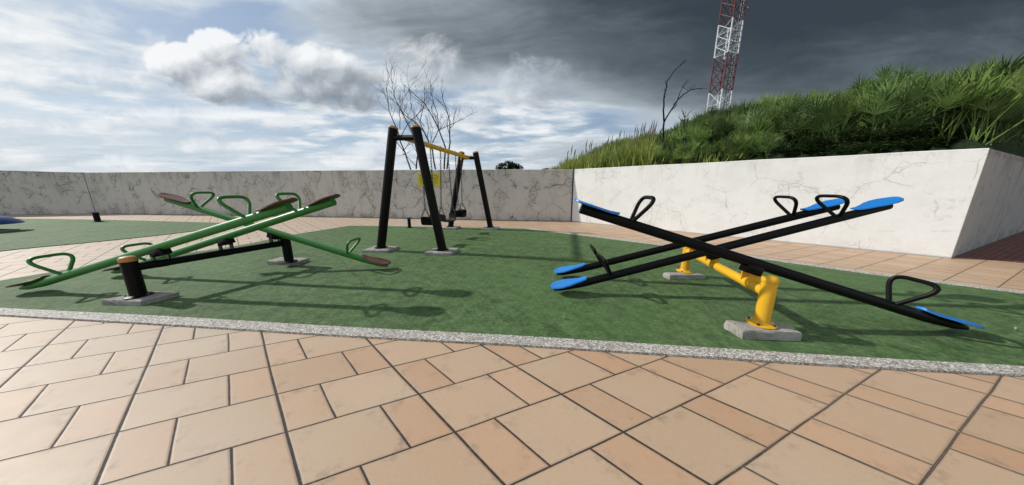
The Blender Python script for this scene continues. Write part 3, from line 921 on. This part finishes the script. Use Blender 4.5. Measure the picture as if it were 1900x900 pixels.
def leaf_cloud(mb, c, ext, n, size, rnd, flat=0.5):
    for k in range(n):
        while True:
            q = np.array([rnd.uniform(-1, 1) for _ in range(3)])
            if q @ q < 1: break
        p = np.array(c) + q * ext
        a = rnd.uniform(0, 2 * pi); d = np.array([cos(a), sin(a), rnd.uniform(-flat, flat)])
        s_ = np.array([-sin(a), cos(a), rnd.uniform(-flat, flat)])
        L = size * rnd.uniform(0.6, 1.3); w = L * 0.38
        mb.add([p - d * L / 2, p + s_ * w / 2, p + d * L / 2, p - s_ * w / 2], [(0, 1, 2, 3)])
# wide flat feathery tree just behind the white wall
tr = thing('spreading_tree', 'low dark feathery tree spreading flat over the white wall near its corner', 'tree', (8.75, 6.1, 1.7))
rnd = random.Random(31)
tb = MB(); base = np.array([8.75, 6.1, 1.92])
tb.tube([base - [0, 0, 0.3], base + [0.03, -0.05, 0.05], base + [0.0, -0.12, 0.18]], [0.08, 0.065, 0.055], 8)
tb.build('trunk', M['dead_bark'], tr)
cr = MB(); lb = MB()
fork = base + np.array([0, -0.12, 0.16])
tips = [(-2.1, -0.3, 0.36), (-1.5, 0.3, 0.56), (-1.0, -0.5, 0.34), (-0.5, 0.2, 0.62), (0.2, -0.3, 0.55), (0.8, 0.3, 0.70), (1.3, -0.2, 0.72), (1.9, 0.1, 0.92), (2.5, 0.3, 1.05), (3.0, 0.2, 1.18)]
tips = tips + [(tx * 0.92, ty - 0.1, tz * 0.48) for tx, ty, tz in tips] + [(tx * 0.8, ty + 0.1, 0.12) for tx, ty, tz in tips[::2]]
for tx, ty, tz in tips:
    h_ = E1 * (-tx) * 0.95 if tx < 0 else E2 * tx * 1.05
    e = base + np.array([h_[0] + E2[0] * ty * 0.5, h_[1] + E2[1] * ty * 0.5 + 0.15, tz]); mid = fork + (e - fork) * 0.5 + np.array([0, 0, 0.05])
    lb.tube([fork, mid, e], [0.035, 0.022, 0.008], 6)
    for k in range(13):
        q = fork + (e - fork) * rnd.uniform(0.30, 1.1) + np.array([rnd.uniform(-0.3, 0.3), rnd.uniform(-0.25, 0.3), rnd.uniform(-0.10, 0.08)])
        leaf_cloud(cr, q, np.array([0.40, 0.28, 0.11]), 150, 0.08, rnd, 0.35)
lb.build('branches', M['dead_bark'], tr)
cr.build('crown', M['acacia'], tr, smooth=False)

def far_tree(px, top, width, Y, label, seed):
    p = at(px, top, Y); base = np.array([p[0], p[1], -0.03]); H = p[2]
    root = thing('distant_tree', label, 'tree', base); rnd = random.Random(seed)
    R = width / F_PX * Y / 2
    tk = MB(); tk.tube([base, base + [0, 0, H * 0.4], base + [R * .1, 0, H * 0.75]], [0.35, 0.28, 0.15], 8)
    for k in range(6):
        a = k * 1.05; tk.tube([base + [0, 0, H * 0.45], base + [cos(a) * R * 0.6, sin(a) * R * 0.6, H * 0.75]], [0.14, 0.05], 5)
    tk.build('trunk', M['bark'], root)
    c = MB()
    for k in range(46):
        a = rnd.uniform(0, 2 * pi); q = sqrt(rnd.random()) * 0.85
        zz = H * 0.93 - (q ** 2) * H * 0.22 - rnd.random() * H * 0.22
        leaf_cloud(c, base + [cos(a) * R * q, sin(a) * R * q, zz], np.array([R * .26, R * .26, H * 0.06]), 90, 0.55, rnd, 0.6)
    c.build('crown', M['far_leaf'], root, smooth=False)
far_tree(946, 296, 58, 62, 'rounded green tree far beyond the grey wall', 3)
far_tree(1013, 310.5, 22, 75, 'tiny tree top barely showing over the grey wall', 8)

# ------------------------------------------------------------------ lattice mast
def build_tower():
    Y0 = 48.0
    b0 = at(1331, 212, Y0); zb = b0[2] - 3.0
    c0 = np.array([b0[0], b0[1], zb])
    W = 2.15; H = 38.0
    root = thing('lattice_mast', 'red and white banded steel lattice mast standing beyond the hill', 'mast', c0)
    rot = radians(16); ca, sa = cos(rot), sin(rot)
    cor = [np.array([ca * sx - sa * sy, sa * sx + ca * sy, 0]) * W / 2 for sx, sy in ((-1, -1), (1, -1), (1, 1), (-1, 1))]
    # band limits from the picture
    def zy(v): return at(1345, v, Y0)[2]
    lim = [zb, zy(170), zy(104), zy(42), zy(-22), zy(-86), zy(-150), zb + H]
    cols = ['tower_white', 'tower_red']
    for b in range(len(lim) - 1):
        z0, z1 = lim[b], lim[b + 1]
        if z1 <= z0: continue
        m = M[cols[b % 2]]; mb = MB()
        for cpt in cor:
            p = c0 * [1, 1, 0] + cpt; mb.tube([(p[0], p[1], z0), (p[0], p[1], z1)], 0.10, 6)
        n = 3; dz = (z1 - z0) / n
        for k in range(n):
            za, zc_ = z0 + k * dz, z0 + (k + 1) * dz
            for i in range(4):
                p = c0 * [1, 1, 0] + cor[i]; q = c0 * [1, 1, 0] + cor[(i + 1) % 4]
                A = np.array([p[0], p[1], za]); B = np.array([q[0], q[1], zc_])
                A2 = np.array([q[0], q[1], za]); B2 = np.array([p[0], p[1], zc_])
                mb.tube([A, B], 0.042, 5); mb.tube([A2, B2], 0.042, 5)
                mb.tube([A, A2], 0.042, 5)
        mb.build('mast_section', m, root)
    # cable ladder and feeder cables on the right-hand face
    lad = MB(); e = nrm(cor[2] - cor[1]); c1 = c0 + cor[1] * 0.98
    for k, off in enumerate((0.25, 0.6, 0.95)):
        p = c1 + e * off; lad.tube([(p[0], p[1], zb), (p[0], p[1], zb + H)], 0.07, 5)
    for k in range(70):
        z = zb + k * H / 70; a = c1 + e * 0.25; b = c1 + e * 0.95
        lad.tube([(a[0], a[1], z), (b[0], b[1], z)], 0.035, 4)
    lad.build('cable_ladder', M['mast_grey'], root)
    an = MB(); p = at(1376, 14, Y0 - 1.2); q = at(1388, 15, Y0 - 1.2)
    an.tube([p, q], 0.05, 6); an.tube([q + [0, 0, 0.25], q - [0, 0, 0.3]], 0.12, 8)
    an.build('antenna', M['mast_grey'], root)
build_tower()

# ------------------------------------------------------------------ playground equipment
def rough_block(mb, corners, z0, z1, rnd, nx=9, ny=7, chip=0.010):
    """concrete pad from four plan corners, chipped edges"""
    c = [np.array(p, float) for p in corners]
    cen = sum(c) / 4
    def pt(u, v): return (c[0] * (1 - u) + c[1] * u) * (1 - v) + (c[3] * (1 - u) + c[2] * u) * v
    grid = {}
    vs_, fs = [], []
    def add(p): vs_.append(tuple(p)); return len(vs_) - 1
    top = []
    for j in range(ny + 1):
        row = []
        for i in range(nx + 1):
            u, v = i / nx, j / ny
            edge = i in (0, nx) or j in (0, ny)
            p = pt(u, v)
            if edge: p = p + (cen - p) * (0.035 + rnd.uniform(0, 0.02))
            row.append(add((p[0], p[1], z1 + rnd.uniform(-1, 1) * 0.0025 - (rnd.uniform(0, chip) if edge else 0))))
        top.append(row)
    for j in range(ny):
        for i in range(nx): fs.append((top[j][i], top[j][i + 1], top[j + 1][i + 1], top[j + 1][i]))
    per = [(i, 0) for i in range(nx)] + [(nx, j) for j in range(ny)] + [(i, ny) for i in range(nx, 0, -1)] + [(0, j) for j in range(ny, 0, -1)]
    prev = [top[j][i] for i, j in per]
    for zk in (z1 - 0.018, (z0 + z1) / 2, z0):
        ring = []
        for i, j in per:
            p = pt(i / nx, j / ny); p = p + nrm(p - cen) * rnd.uniform(-0.008, 0.006)
            ring.append(add((p[0], p[1], zk)))
        n = len(ring)
        for k in range(n): fs.append((prev[k], ring[k], ring[(k + 1) % n], prev[(k + 1) % n]))
        prev = ring
    mb.add(vs_, fs)

def post_cap(mb, p, r):
    mb.lathe(p, [(r * 1.01, -0.026), (r * 1.065, -0.022), (r * 1.065, 0.0), (r * 1.0, 0.016), (r * 0.75, 0.028), (r * 0.3, 0.034), (0.004, 0.035)], 28)

def seesaw_stand(label, near, far, pads, zs, z_top, z_bar, m_post, m_bar, m_cap, brackets, m_br, r, rf):
    root = thing('seesaw_stand', label, 'seesaw stand', (near[0], near[1], 0))
    rnd = random.Random(hash(label) % 1000 if False else len(label))
    for pc, zz in zip(pads, zs):
        mb = MB(); rough_block(mb, pc, 0.0, zz, rnd); mb.build('concrete_pad', M['concrete'], root, smooth=False)
    for p, zz in ((near, zs[0]), (far, zs[1])):
        mb = MB(); mb.lathe((p[0], p[1], zz), [(r, 0.0), (r, z_top - zz - 0.012)], 32)
        post = mb.build('post', m_post, root)
        fl = MB(); fl.lathe((p[0], p[1], zz), [(rf * 0.98, 0.001), (rf, 0.004), (rf, 0.011), (rf * 0.9, 0.015), (r * 1.12, 0.022), (r * 1.004, 0.034)], 32)
        fl.build('flange', m_post, post)
        bo = MB()
        for k in range(4):
            a = 0.6 + k * pi / 2
            bo.lathe((p[0] + cos(a) * (rf * 0.55 + r * 0.5), p[1] + sin(a) * (rf * 0.55 + r * 0.5), zz + 0.010), [(0.013, 0), (0.013, 0.012), (0.006, 0.013), (0.006, 0.022)], 6)
        bo.build('bolt', M['bolt'], post)
        cp = MB(); post_cap(cp, (p[0], p[1], z_top), r); cp.build('cap', m_cap, post)
    a = np.array([near[0], near[1], z_bar]); b = np.array([far[0], far[1], z_bar]); e = nrm(b - a)
    mb = MB(); mb.tube([a + e * 0.03, a + (b - a) * 0.33, a + (b - a) * 0.66, b - e * 0.03], 0.046, 24)
    mb.build('crossbar', m_bar, root)
    side = nrm(np.cross(e, [0, 0, 1]))
    for s_, zc in brackets:
        c = a + (b - a) * s_
        mb = MB()
        for k in (-1, 1):
            mb.box(c + e * k * 0.056 + [0, 0, 0.085], (0.095, 0.012, 0.13), side, e, (0, 0, 1), 0.004)
        mb.tube([c + e * -0.075 + [0, 0, 0.115], c + e * 0.075 + [0, 0, 0.115]], 0.014, 10)
        mb.tube([c - e * 0.045, c + e * 0.045], 0.0485, 24)
        mb.build('bracket', m_br, root)
    return root

def seesaw(label, L, Hh, piv, m_bar, m_seat, group, beam_r=0.047, seat_len=0.45, seat_w=0.25):
    """beam from its grounded end L to its raised end Hh, paddle seat and loop handle at either end"""
    L = np.array(L); Hh = np.array(Hh); mid = (L + Hh) / 2
    root = thing('seesaw', label, 'seesaw', (mid[0], mid[1], 0), group)
    e = nrm(Hh - L); w = nrm(np.cross(e, [0, 0, 1.0])); n = np.cross(w, e)
    A = L + e * 0.09; B = Hh - e * 0.09
    mb = MB(); mb.tube([L + e * 0.03 + n * 0.016, L + e * 0.12 + n * 0.008, L + e * 0.38, A + (B - A) * 0.25, mid, A + (B - A) * 0.75, Hh - e * 0.38, B], [beam_r * 0.42, beam_r * 0.72] + [beam_r] * 6, 24)
    mb.build('beam', m_bar, root)
    mb = MB()
    mb.box(L + (Hh - L) * piv + n * (-beam_r - 0.012), (0.15, 0.095, 0.085), e, w, n, 0.006)
    mb.build('pivot_sleeve', M['black'], root)
    half = np.linalg.norm(Hh - L) / 2
    for sgn in (-1, 1):
        d = e * sgn; tip = L if sgn < 0 else Hh
        # seat outline: distance from the tip, half width
        prof = [(0.0, 0.0), (0.006, 0.045), (0.03, 0.082), (0.08, 0.112), (0.16, 0.125), (0.25, 0.112), (0.33, 0.082), (0.41, 0.062), (0.475, 0.052), (0.50, 0.036), (0.505, 0.0)]
        st = MB(); rows = []
        lift = beam_r - 0.005
        nw = 9
        vs_, fs = [], []
        def zprof(q, k):   # turned-up tip, dished middle
            up = 0.016 * max(0, 1 - q / 0.12) ** 2 + 0.010 * max(0, (q - 0.40) / 0.1) ** 2
            return up + 0.016 * (k * k) * min(1, q / 0.1) * max(0, 1 - q / 0.42)
        for lay in (0, 1):
            for q, hw in prof:
                for i in range(nw):
                    k = -1 + 2 * i / (nw - 1)
                    inset = 1.0 if lay == 0 else 0.96
                    p = tip - d * q * seat_len / 0.505 + w * hw * k * (seat_w / 0.25) * inset + n * (lift + zprof(q, k) + (0.022 if lay else 0.0) - (0.008 * abs(k) ** 6 if lay else 0))
                    vs_.append(p)
        nr = len(prof)
        for lay in (0, 1):
            o = lay * nr * nw
            for j in range(nr - 1):
                for i in range(nw - 1):
                    f = (o + j * nw + i, o + j * nw + i + 1, o + (j + 1) * nw + i + 1, o + (j + 1) * nw + i)
                    fs.append(f)
        o = nr * nw
        for j in range(nr - 1):
            for i in (0, nw - 1): fs.append((j * nw + i, (j + 1) * nw + i, o + (j + 1) * nw + i, o + j * nw + i))
        st.add(vs_, fs)
        seat = st.build('seat', m_seat, root)
        bk_ = MB(); bk_.box(tip - d * 0.20 + n * (beam_r + 0.001), (0.24, 0.07, 0.014), e, w, n, 0.003); bk_.build('seat_plate', m_bar, seat)
        # loop handle
        hb = mid + d * half * (0.63 if sgn < 0 else 0.685) + n * (beam_r * 0.8)
        eh = nrm(e * [1, 1, 0]); up = np.array([0, 0, 1.0]) - eh * 0.62   # square to the beam: leans to its low end
        pts = [hb - w * 0.022 - n * 0.012, hb - w * 0.200 + up * 0.215, hb + w * 0.200 + up * 0.215, hb + w * 0.022 - n * 0.012]
        hm = MB(); hm.tube(round_path(pts, 0.17, 11), 0.018, 14)
        hm.build('handle', m_bar, root)
    return root

# green set
g_near = G(258, 549, 0.075); g_far = G(537, 486, 0.08)
def par4(a, b, c, z):
    a, b, c = G(*a, z)[:2], G(*b, z)[:2], G(*c, z)[:2]
    return [a, b, c, a + c - b]
pads_g = [par4((191, 568), (263, 569.5), (335, 551), 0.0), par4((496, 492), (553, 494), (575, 486), 0.0)]
pads_b = [par4((1342, 611), (1376, 632), (1486, 636), 0.0), par4((1229, 515), (1242, 520.5), (1307, 520.5), 0.0)]
seesaw_stand('black two-post stand with orange caps and a black crossbar under the green seesaws', g_near, g_far, pads_g, (0.075, 0.08), 0.515, 0.41,
             M['black'], M['black'], M['cap'], [(0.15, 0), (0.53, 0), (0.91, 0)], M['black'], 0.064, 0.108)
def ends(lo, P, t):
    lo = G(*lo, 0.045); P = np.array(P)
    return lo, lo + (P - lo) * t, 1.0 / t
GS = 'green seesaws on the black stand'
l, h, pv = ends((38, 538), (-4.145, 3.021, 0.615), 1.88)
seesaw('green seesaw crossing the nearer post, brown seat resting beside the plaza kerb', l, h, pv, M['green'], M['brown'], GS)
l, h, pv = ends((208, 508), (-3.956, 3.575, 0.63), 1.88)
seesaw('middle green seesaw, parallel to the nearest one and partly behind it', l, h, pv, M['green'], M['brown'], GS)
l, h, pv = ends((722, 496), (-3.767, 4.13, 0.61), 1.95)
seesaw('green seesaw tilted the opposite way to the other two, low seat near the swing', l, h, pv, M['green'], M['brown'], GS)

# black set
b_near = G(1412, 601, 0.10); b_far = G(1270, 503.5, 0.085)
seesaw_stand('yellow two-post stand with a yellow crossbar under the black seesaws', b_near, b_far, pads_b, (0.10, 0.085), 0.52, 0.395,
             M['yellow'], M['yellow'], M['yellow'], [(0.15, 0), (0.58, 0), (0.86, 0)], M['yellow'], 0.056, 0.106)
BS = 'black seesaws on the yellow stand'
l, h, pv = ends((1024, 540), (2.388, 3.039, 0.58), 2.02)
seesaw('middle black seesaw, its blue seats low beside the open turf and raised before the wall', l, h, pv, M['black'], M['blue'], BS)
l, h, pv = ends((1030, 511), (2.466, 3.449, 0.61), 1.87)
seesaw('black seesaw farthest from the plaza kerb, parallel to the middle one', l, h, pv, M['black'], M['blue'], BS)
l, h, pv = ends((1796, 613), (2.26, 2.37, 0.61), 1.92)
seesaw('black seesaw nearest the plaza kerb, tilted the opposite way to the other two', l, h, pv, M['black'], M['blue'], BS)

# swing set
def build_swing():
    z0 = 0.075
    feet = [G(707, 459.5, z0), G(821, 463.5, z0), G(836, 420.5, z0), G(910, 421.5, z0)]
    tops = []
    for f, (u, v) in zip(feet, ((730, 235), (771, 234), (857, 282), (882, 282))):
        d = ray(u, v); tops.append(CAM + d * (f[1] / d[1]))
    root = thing('swing_stand', 'tall black A-frame swing stand with orange caps and a yellow top beam', 'swing stand', ((feet[0] + feet[3]) / 2) * [1, 1, 0])
    rnd = random.Random(77)
    for f, t_ in zip(feet, tops):
        mb = MB(); w_, d_ = 0.30, 0.19
        if f[1] > 7: w_, d_ = 0.28, 0.20
        c = [(f[0] - w_, f[1] - d_), (f[0] + w_ * 0.8, f[1] - d_ * 1.15), (f[0] + w_, f[1] + d_), (f[0] - w_ * 0.8, f[1] + d_ * 1.1)]
        rough_block(mb, c, 0.0, z0, rnd); mb.build('concrete_pad', M['concrete'], root, smooth=False)
        mb = MB(); ax = nrm(t_ - f); mb.tube([f - ax * 0.005, f + (t_ - f) * 0.5, t_ - ax * 0.03], 0.086, 24)
        leg = mb.build('leg', M['leg_black'], root)
        fl = MB(); fl.lathe((f[0], f[1], z0), [(0.125, 0.001), (0.125, 0.012), (0.09, 0.016)], 24); fl.build('flange', M['leg_black'], leg)
        cp = MB(); cp.tube([t_ - ax * 0.034, t_ - ax * 0.02, t_ - ax * 0.005, t_ + ax * 0.012, t_ + ax * 0.02], [0.087, 0.089, 0.083, 0.05, 0.01], 24); cp.build('cap', M['cap'], leg)
    cent = []
    for a, b, v in ((0, 1, 256), (2, 3, 293)):
        def on(f, t_, v):
            best = None
            for k in np.linspace(0.6, 1, 161):
                p = f + (t_ - f) * k; q = p - CAM
                w_ = q[1] * _c - q[2] * _s; yy = CY - F_PX * (q[1] * _s + q[2] * _c) / w_
                if best is None or abs(yy - v) < best[0]: best = (abs(yy - v), p)
            return best[1]
        p, q = on(feet[a], tops[a], v), on(feet[b], tops[b], v)
        mb = MB(); mb.tube([p, (p + q) / 2, q], 0.05, 20); mb.build('cross_rail', M['leg_black'], root)
        cent.append((p + q) / 2)
    A, B = cent; e = nrm(B - A)
    mb = MB(); mb.tube([A, A + (B - A) / 2, B], 0.052, 20); beam = mb.build('top_beam', M['yellow'], root)
    L = np.linalg.norm(B - A); side = nrm(np.cross(e, [0, 0, 1]))
    SW = [(0.17, 0.29, 0.47, 0.0, 'swing nearest the plaza kerb, wide black rubber seat hanging on chains'),
          (0.435, 0.56, 0.44, 0.06, 'middle swing of the three, black rubber seat turned slightly'),
          (0.70, 0.82, 0.47, -0.02, 'swing nearest the grey wall, black rubber seat near the rear legs')]
    for t0, t1, zs, tw, lab in SW:
        for t_ in (t0, t1):
            p = A + (B - A) * t_; hk = MB()
            hk.tube([p + side * 0.058, p + [0, 0, 0.058], p - side * 0.058, p + [0, 0, -0.062]], 0.016, 8, closed=True)
            hk.tube([p + [0, 0, -0.05], p + [0, 0, -0.13]], 0.017, 8)
            hk.build('chain_hanger', M['yellow'], root)
    for t0, t1, zs, tw, lab in SW:
        P0 = A + (B - A) * t0 + [0, 0, -0.13]; P1 = A + (B - A) * t1 + [0, 0, -0.13]
        c = (P0 + P1) / 2; c[2] = zs
        sw = thing('swing', lab, 'swing', (c[0], c[1], 0), 'chain swings under the top beam')
        ca, sa = cos(tw * 6), sin(tw * 6)
        es = e * ca + side * sa; es[2] = 0; es = nrm(es); ss = nrm(np.cross(es, [0, 0, 1]))
        hw = 0.19; dp = 0.125
        # belt seat: flat bottom, up-turned ends
        prof = [(-hw, 0.20), (-hw * 1.0, 0.10), (-hw * 0.93, 0.035), (-hw * 0.70, 0.006), (-hw * 0.3, 0.0), (0, 0.0), (hw * 0.3, 0.0), (hw * 0.70, 0.006), (hw * 0.93, 0.035), (hw, 0.10), (hw, 0.20)]
        mb = MB(); vs_, fs = [], []
        for lay in (0, 1):
            for a_, z_ in prof:
                inn = 0.022 * lay
                a2 = a_ - np.sign(a_) * inn * (1 if z_ > 0.02 else 0.3); z2 = z_ + (inn if z_ < 0.05 else 0)
                for k in (-1, -0.86, 0.86, 1):
                    roundoff = 0.035 if (abs(k) == 1 and z_ > 0.15) else 0.0
                    vs_.append(c + es * a2 + ss * dp * k + [0, 0, z2 - roundoff])
        n = len(prof)
        for lay in (0, 1):
            o = lay * n * 4
            for j in range(n - 1):
                for i in range(3): fs.append((o + j * 4 + i, o + j * 4 + i + 1, o + j * 4 + 5 + i, o + j * 4 + 4 + i))
        o = n * 4
        for j in range(n - 1):
            for i in (0, 3): fs.append((j * 4 + i, j * 4 + 4 + i, o + j * 4 + 4 + i, o + j * 4 + i))
        for j in (0, n - 1):
            for i in range(3): fs.append((j * 4 + i, j * 4 + i + 1, o + j * 4 + i + 1, o + j * 4 + i))
        mb.add(vs_, fs); mb.build('seat', M['rubber'], sw)
        for P, sg in ((P0, -1), (P1, 1)):
            ch = MB(); Q = c + es * sg * hw + [0, 0, 0.40]
            d = nrm(Q - P); Lc = np.linalg.norm(Q - P); nl = int(Lc / 0.062)
            a1 = nrm(np.cross(d, e)); a2 = np.cross(d, a1)
            def link(m0, m1, s1, rr=0.0062, ww=0.017):
                mm = (m0 + m1) / 2; dd = nrm(m1 - m0); hl = np.linalg.norm(m1 - m0) / 2
                loop = []
                for k in range(10):
                    w_ = 2 * pi * k / 10
                    loop.append(mm + dd * hl * cos(w_) + s1 * ww * sin(w_))
                ch.tube(loop, rr, 5, closed=True)
            for k in range(nl):
                p = P + d * Lc * (k - 0.12) / nl; q = P + d * Lc * (k + 1.12) / nl
                link(p, q, a1 if k % 2 else a2)
            for k in (-1, 1):
                T_ = c + es * sg * hw + ss * dp * 0.82 * k + [0, 0, 0.185]
                m_ = 4
                for i in range(m_):
                    p = Q + (T_ - Q) * (i - 0.1) / m_; q = Q + (T_ - Q) * (i + 1.1) / m_
                    dd = nrm(q - p); s1 = nrm(np.cross(dd, es)); s2 = np.cross(dd, s1)
                    link(p, q, s1 if i % 2 else s2)
            ch.build('chain', M['steel'], sw)
build_swing()

# ------------------------------------------------------------------ small fixtures
def wall_sign():
    u0, v0, u1, v1 = 775, 321.5, 817, 346
    a, b = back_foot[1], back_foot[2]
    def on_wall(u, v):
        d = ray(u, v); e = nrm(b - a)
        r, s_ = np.linalg.solve(np.array([d[:2], -e]).T, a - CAM[:2]); return CAM + d * r
    tl, tr_, bl = on_wall(u0, v0), on_wall(u1, v0 + 0.4), on_wall(u0, v1)
    ex = nrm(tr_ - tl); ex[2] = 0; ex = nrm(ex); nn = np.array([ex[1], -ex[0], 0]); W_ = np.linalg.norm(tr_ - tl); H_ = tl[2] - bl[2]
    c = (tl + tr_) / 2; c[2] -= H_ / 2; c = c + nn * 0.02
    root = thing('notice_board', 'yellow notice board with dark lines of text fixed to the grey wall', 'sign', c)
    mb = MB(); mb.box(c, (W_, 0.02, H_), ex, nn, (0, 0, 1), 0.003); mb.build('board', M['sign_yellow'], root, smooth=False)
    tx = MB(); r = random.Random(2)
    rows = [(0.86, 0.07, 0.80), (0.73, 0.05, 0.84), (0.62, 0.05, 0.78), (0.51, 0.05, 0.84), (0.40, 0.05, 0.70), (0.29, 0.05, 0.8), (0.17, 0.05, 0.5)]
    for fy, hh, ww in rows:
        x0 = -ww / 2
        while x0 < ww / 2 - 0.03:
            l_ = r.uniform(0.05, 0.15); l_ = min(l_, ww / 2 - x0)
            nl = max(1, int(l_ / 0.022))
            for k in range(nl):
                xx = x0 + (k + 0.5) * l_ / nl
                hgt = hh * r.choice((0.7, 0.7, 1.0))
                tx.box(c + ex * xx * W_ + np.array([0, 0, (fy - 0.5 - (hh - hgt) / 2) * H_]) + nn * 0.0115, (l_ / nl * 0.72 * W_, 0.003, hgt * H_), ex, nn, (0, 0, 1))
            x0 += l_ + 0.035
    tx.build('lettering', M['sign_ink'], root, smooth=False)
wall_sign()

def bollard(base_px, top_px, r, label, cap=False):
    b = G(*base_px, 0.014); d = ray(*top_px); t_ = CAM + d * (b[1] / d[1]); H_ = t_[2]
    root = thing('bollard', label, 'bollard', b * [1, 1, 0])
    mb = MB(); mb.lathe((b[0], b[1], 0.0), [(r, 0), (r, H_ - 0.02), (r * 0.9, H_)], 20); mb.build('post', M['black'], root)
    fl = MB(); fl.lathe((b[0], b[1], 0.014), [(r * 1.7, 0.001), (r * 1.7, 0.012), (r * 1.02, 0.018)], 20); fl.build('flange', M['black'], root)
    if cap:
        cp = MB(); cp.lathe((b[0], b[1], H_), [(r * 0.9, -0.002), (r * 2.0, 0.018), (r * 2.1, 0.035), (r * 1.2, 0.05), (0.01, 0.054)], 20); cp.build('cap', M['blue_dark'], root)
bollard((182, 411.5), (178.5, 394), 0.075, 'short plain black bollard by the wall joint at the left turf')
bollard((760, 422.5), (762.5, 406), 0.052, 'short black bollard with a flat wide cap behind the swing', True)

def stool():
    b = G(-20, 431.5); root = thing('play_stool', 'blue domed seat on an ochre post at the far left turf', 'play seat', b)
    rnd = random.Random(6); mb = MB()
    rough_block(mb, [(b[0] - 0.4, b[1] - 0.3), (b[0] + 0.4, b[1] - 0.3), (b[0] + 0.4, b[1] + 0.3), (b[0] - 0.4, b[1] + 0.3)], 0, 0.07, rnd); mb.build('concrete_pad', M['concrete'], root, smooth=False)
    mb = MB(); mb.lathe((b[0], b[1], 0.07), [(0.075, 0), (0.075, 0.24)], 18); mb.build('post', M['ochre'], root)
    mb = MB(); mb.lathe((b[0], b[1], 0.24), [(0.05, 0.05), (0.46, 0.03), (0.54, 0.0), (0.57, 0.012), (0.50, 0.10), (0.37, 0.19), (0.2, 0.245), (0.01, 0.26)], 36); mb.build('seat', M['blue_dark'], root)
stool()

def litter(name, label, px, size, rot, seed, z=0.016, mat='dry_leaf'):
    p = G(*px, z); r = random.Random(seed); mb = MB()
    n = 10; top, bot = [], []
    for k in range(n):
        a = 2 * pi * k / n; rad = size * (0.55 + 0.45 * abs(cos(a))) * r.uniform(0.8, 1.1)
        q = p + np.array([cos(a + rot) * rad, sin(a + rot) * rad * 0.6, 0.012 + 0.022 * abs(sin(a * 1.5 + seed))])
        top.append(q)
    c = p + [0, 0, 0.006]
    vs_ = top + [c] + [q - [0, 0, 0.003] for q in top] + [c - [0, 0, 0.003]]
    fs = [(k, (k + 1) % n, n) for k in range(n)] + [((k + 1) % n + n + 1, k + n + 1, 2 * n + 1) for k in range(n)] + [(k, k + n + 1, (k + 1) % n + n + 1, (k + 1) % n) for k in range(n)]
    mb.add(vs_, fs); tag(mb.build(name, M[mat], None), label, 'leaf')
litter('fallen_leaf', 'curled pale dry leaf lying on the open turf between the seesaw sets', (1046, 592), 0.026, 0.4, 3)
litter('fallen_leaf', 'tiny pale dry leaf on the turf beyond the lowest blue seat', (1883, 613), 0.014, 1.0, 5)
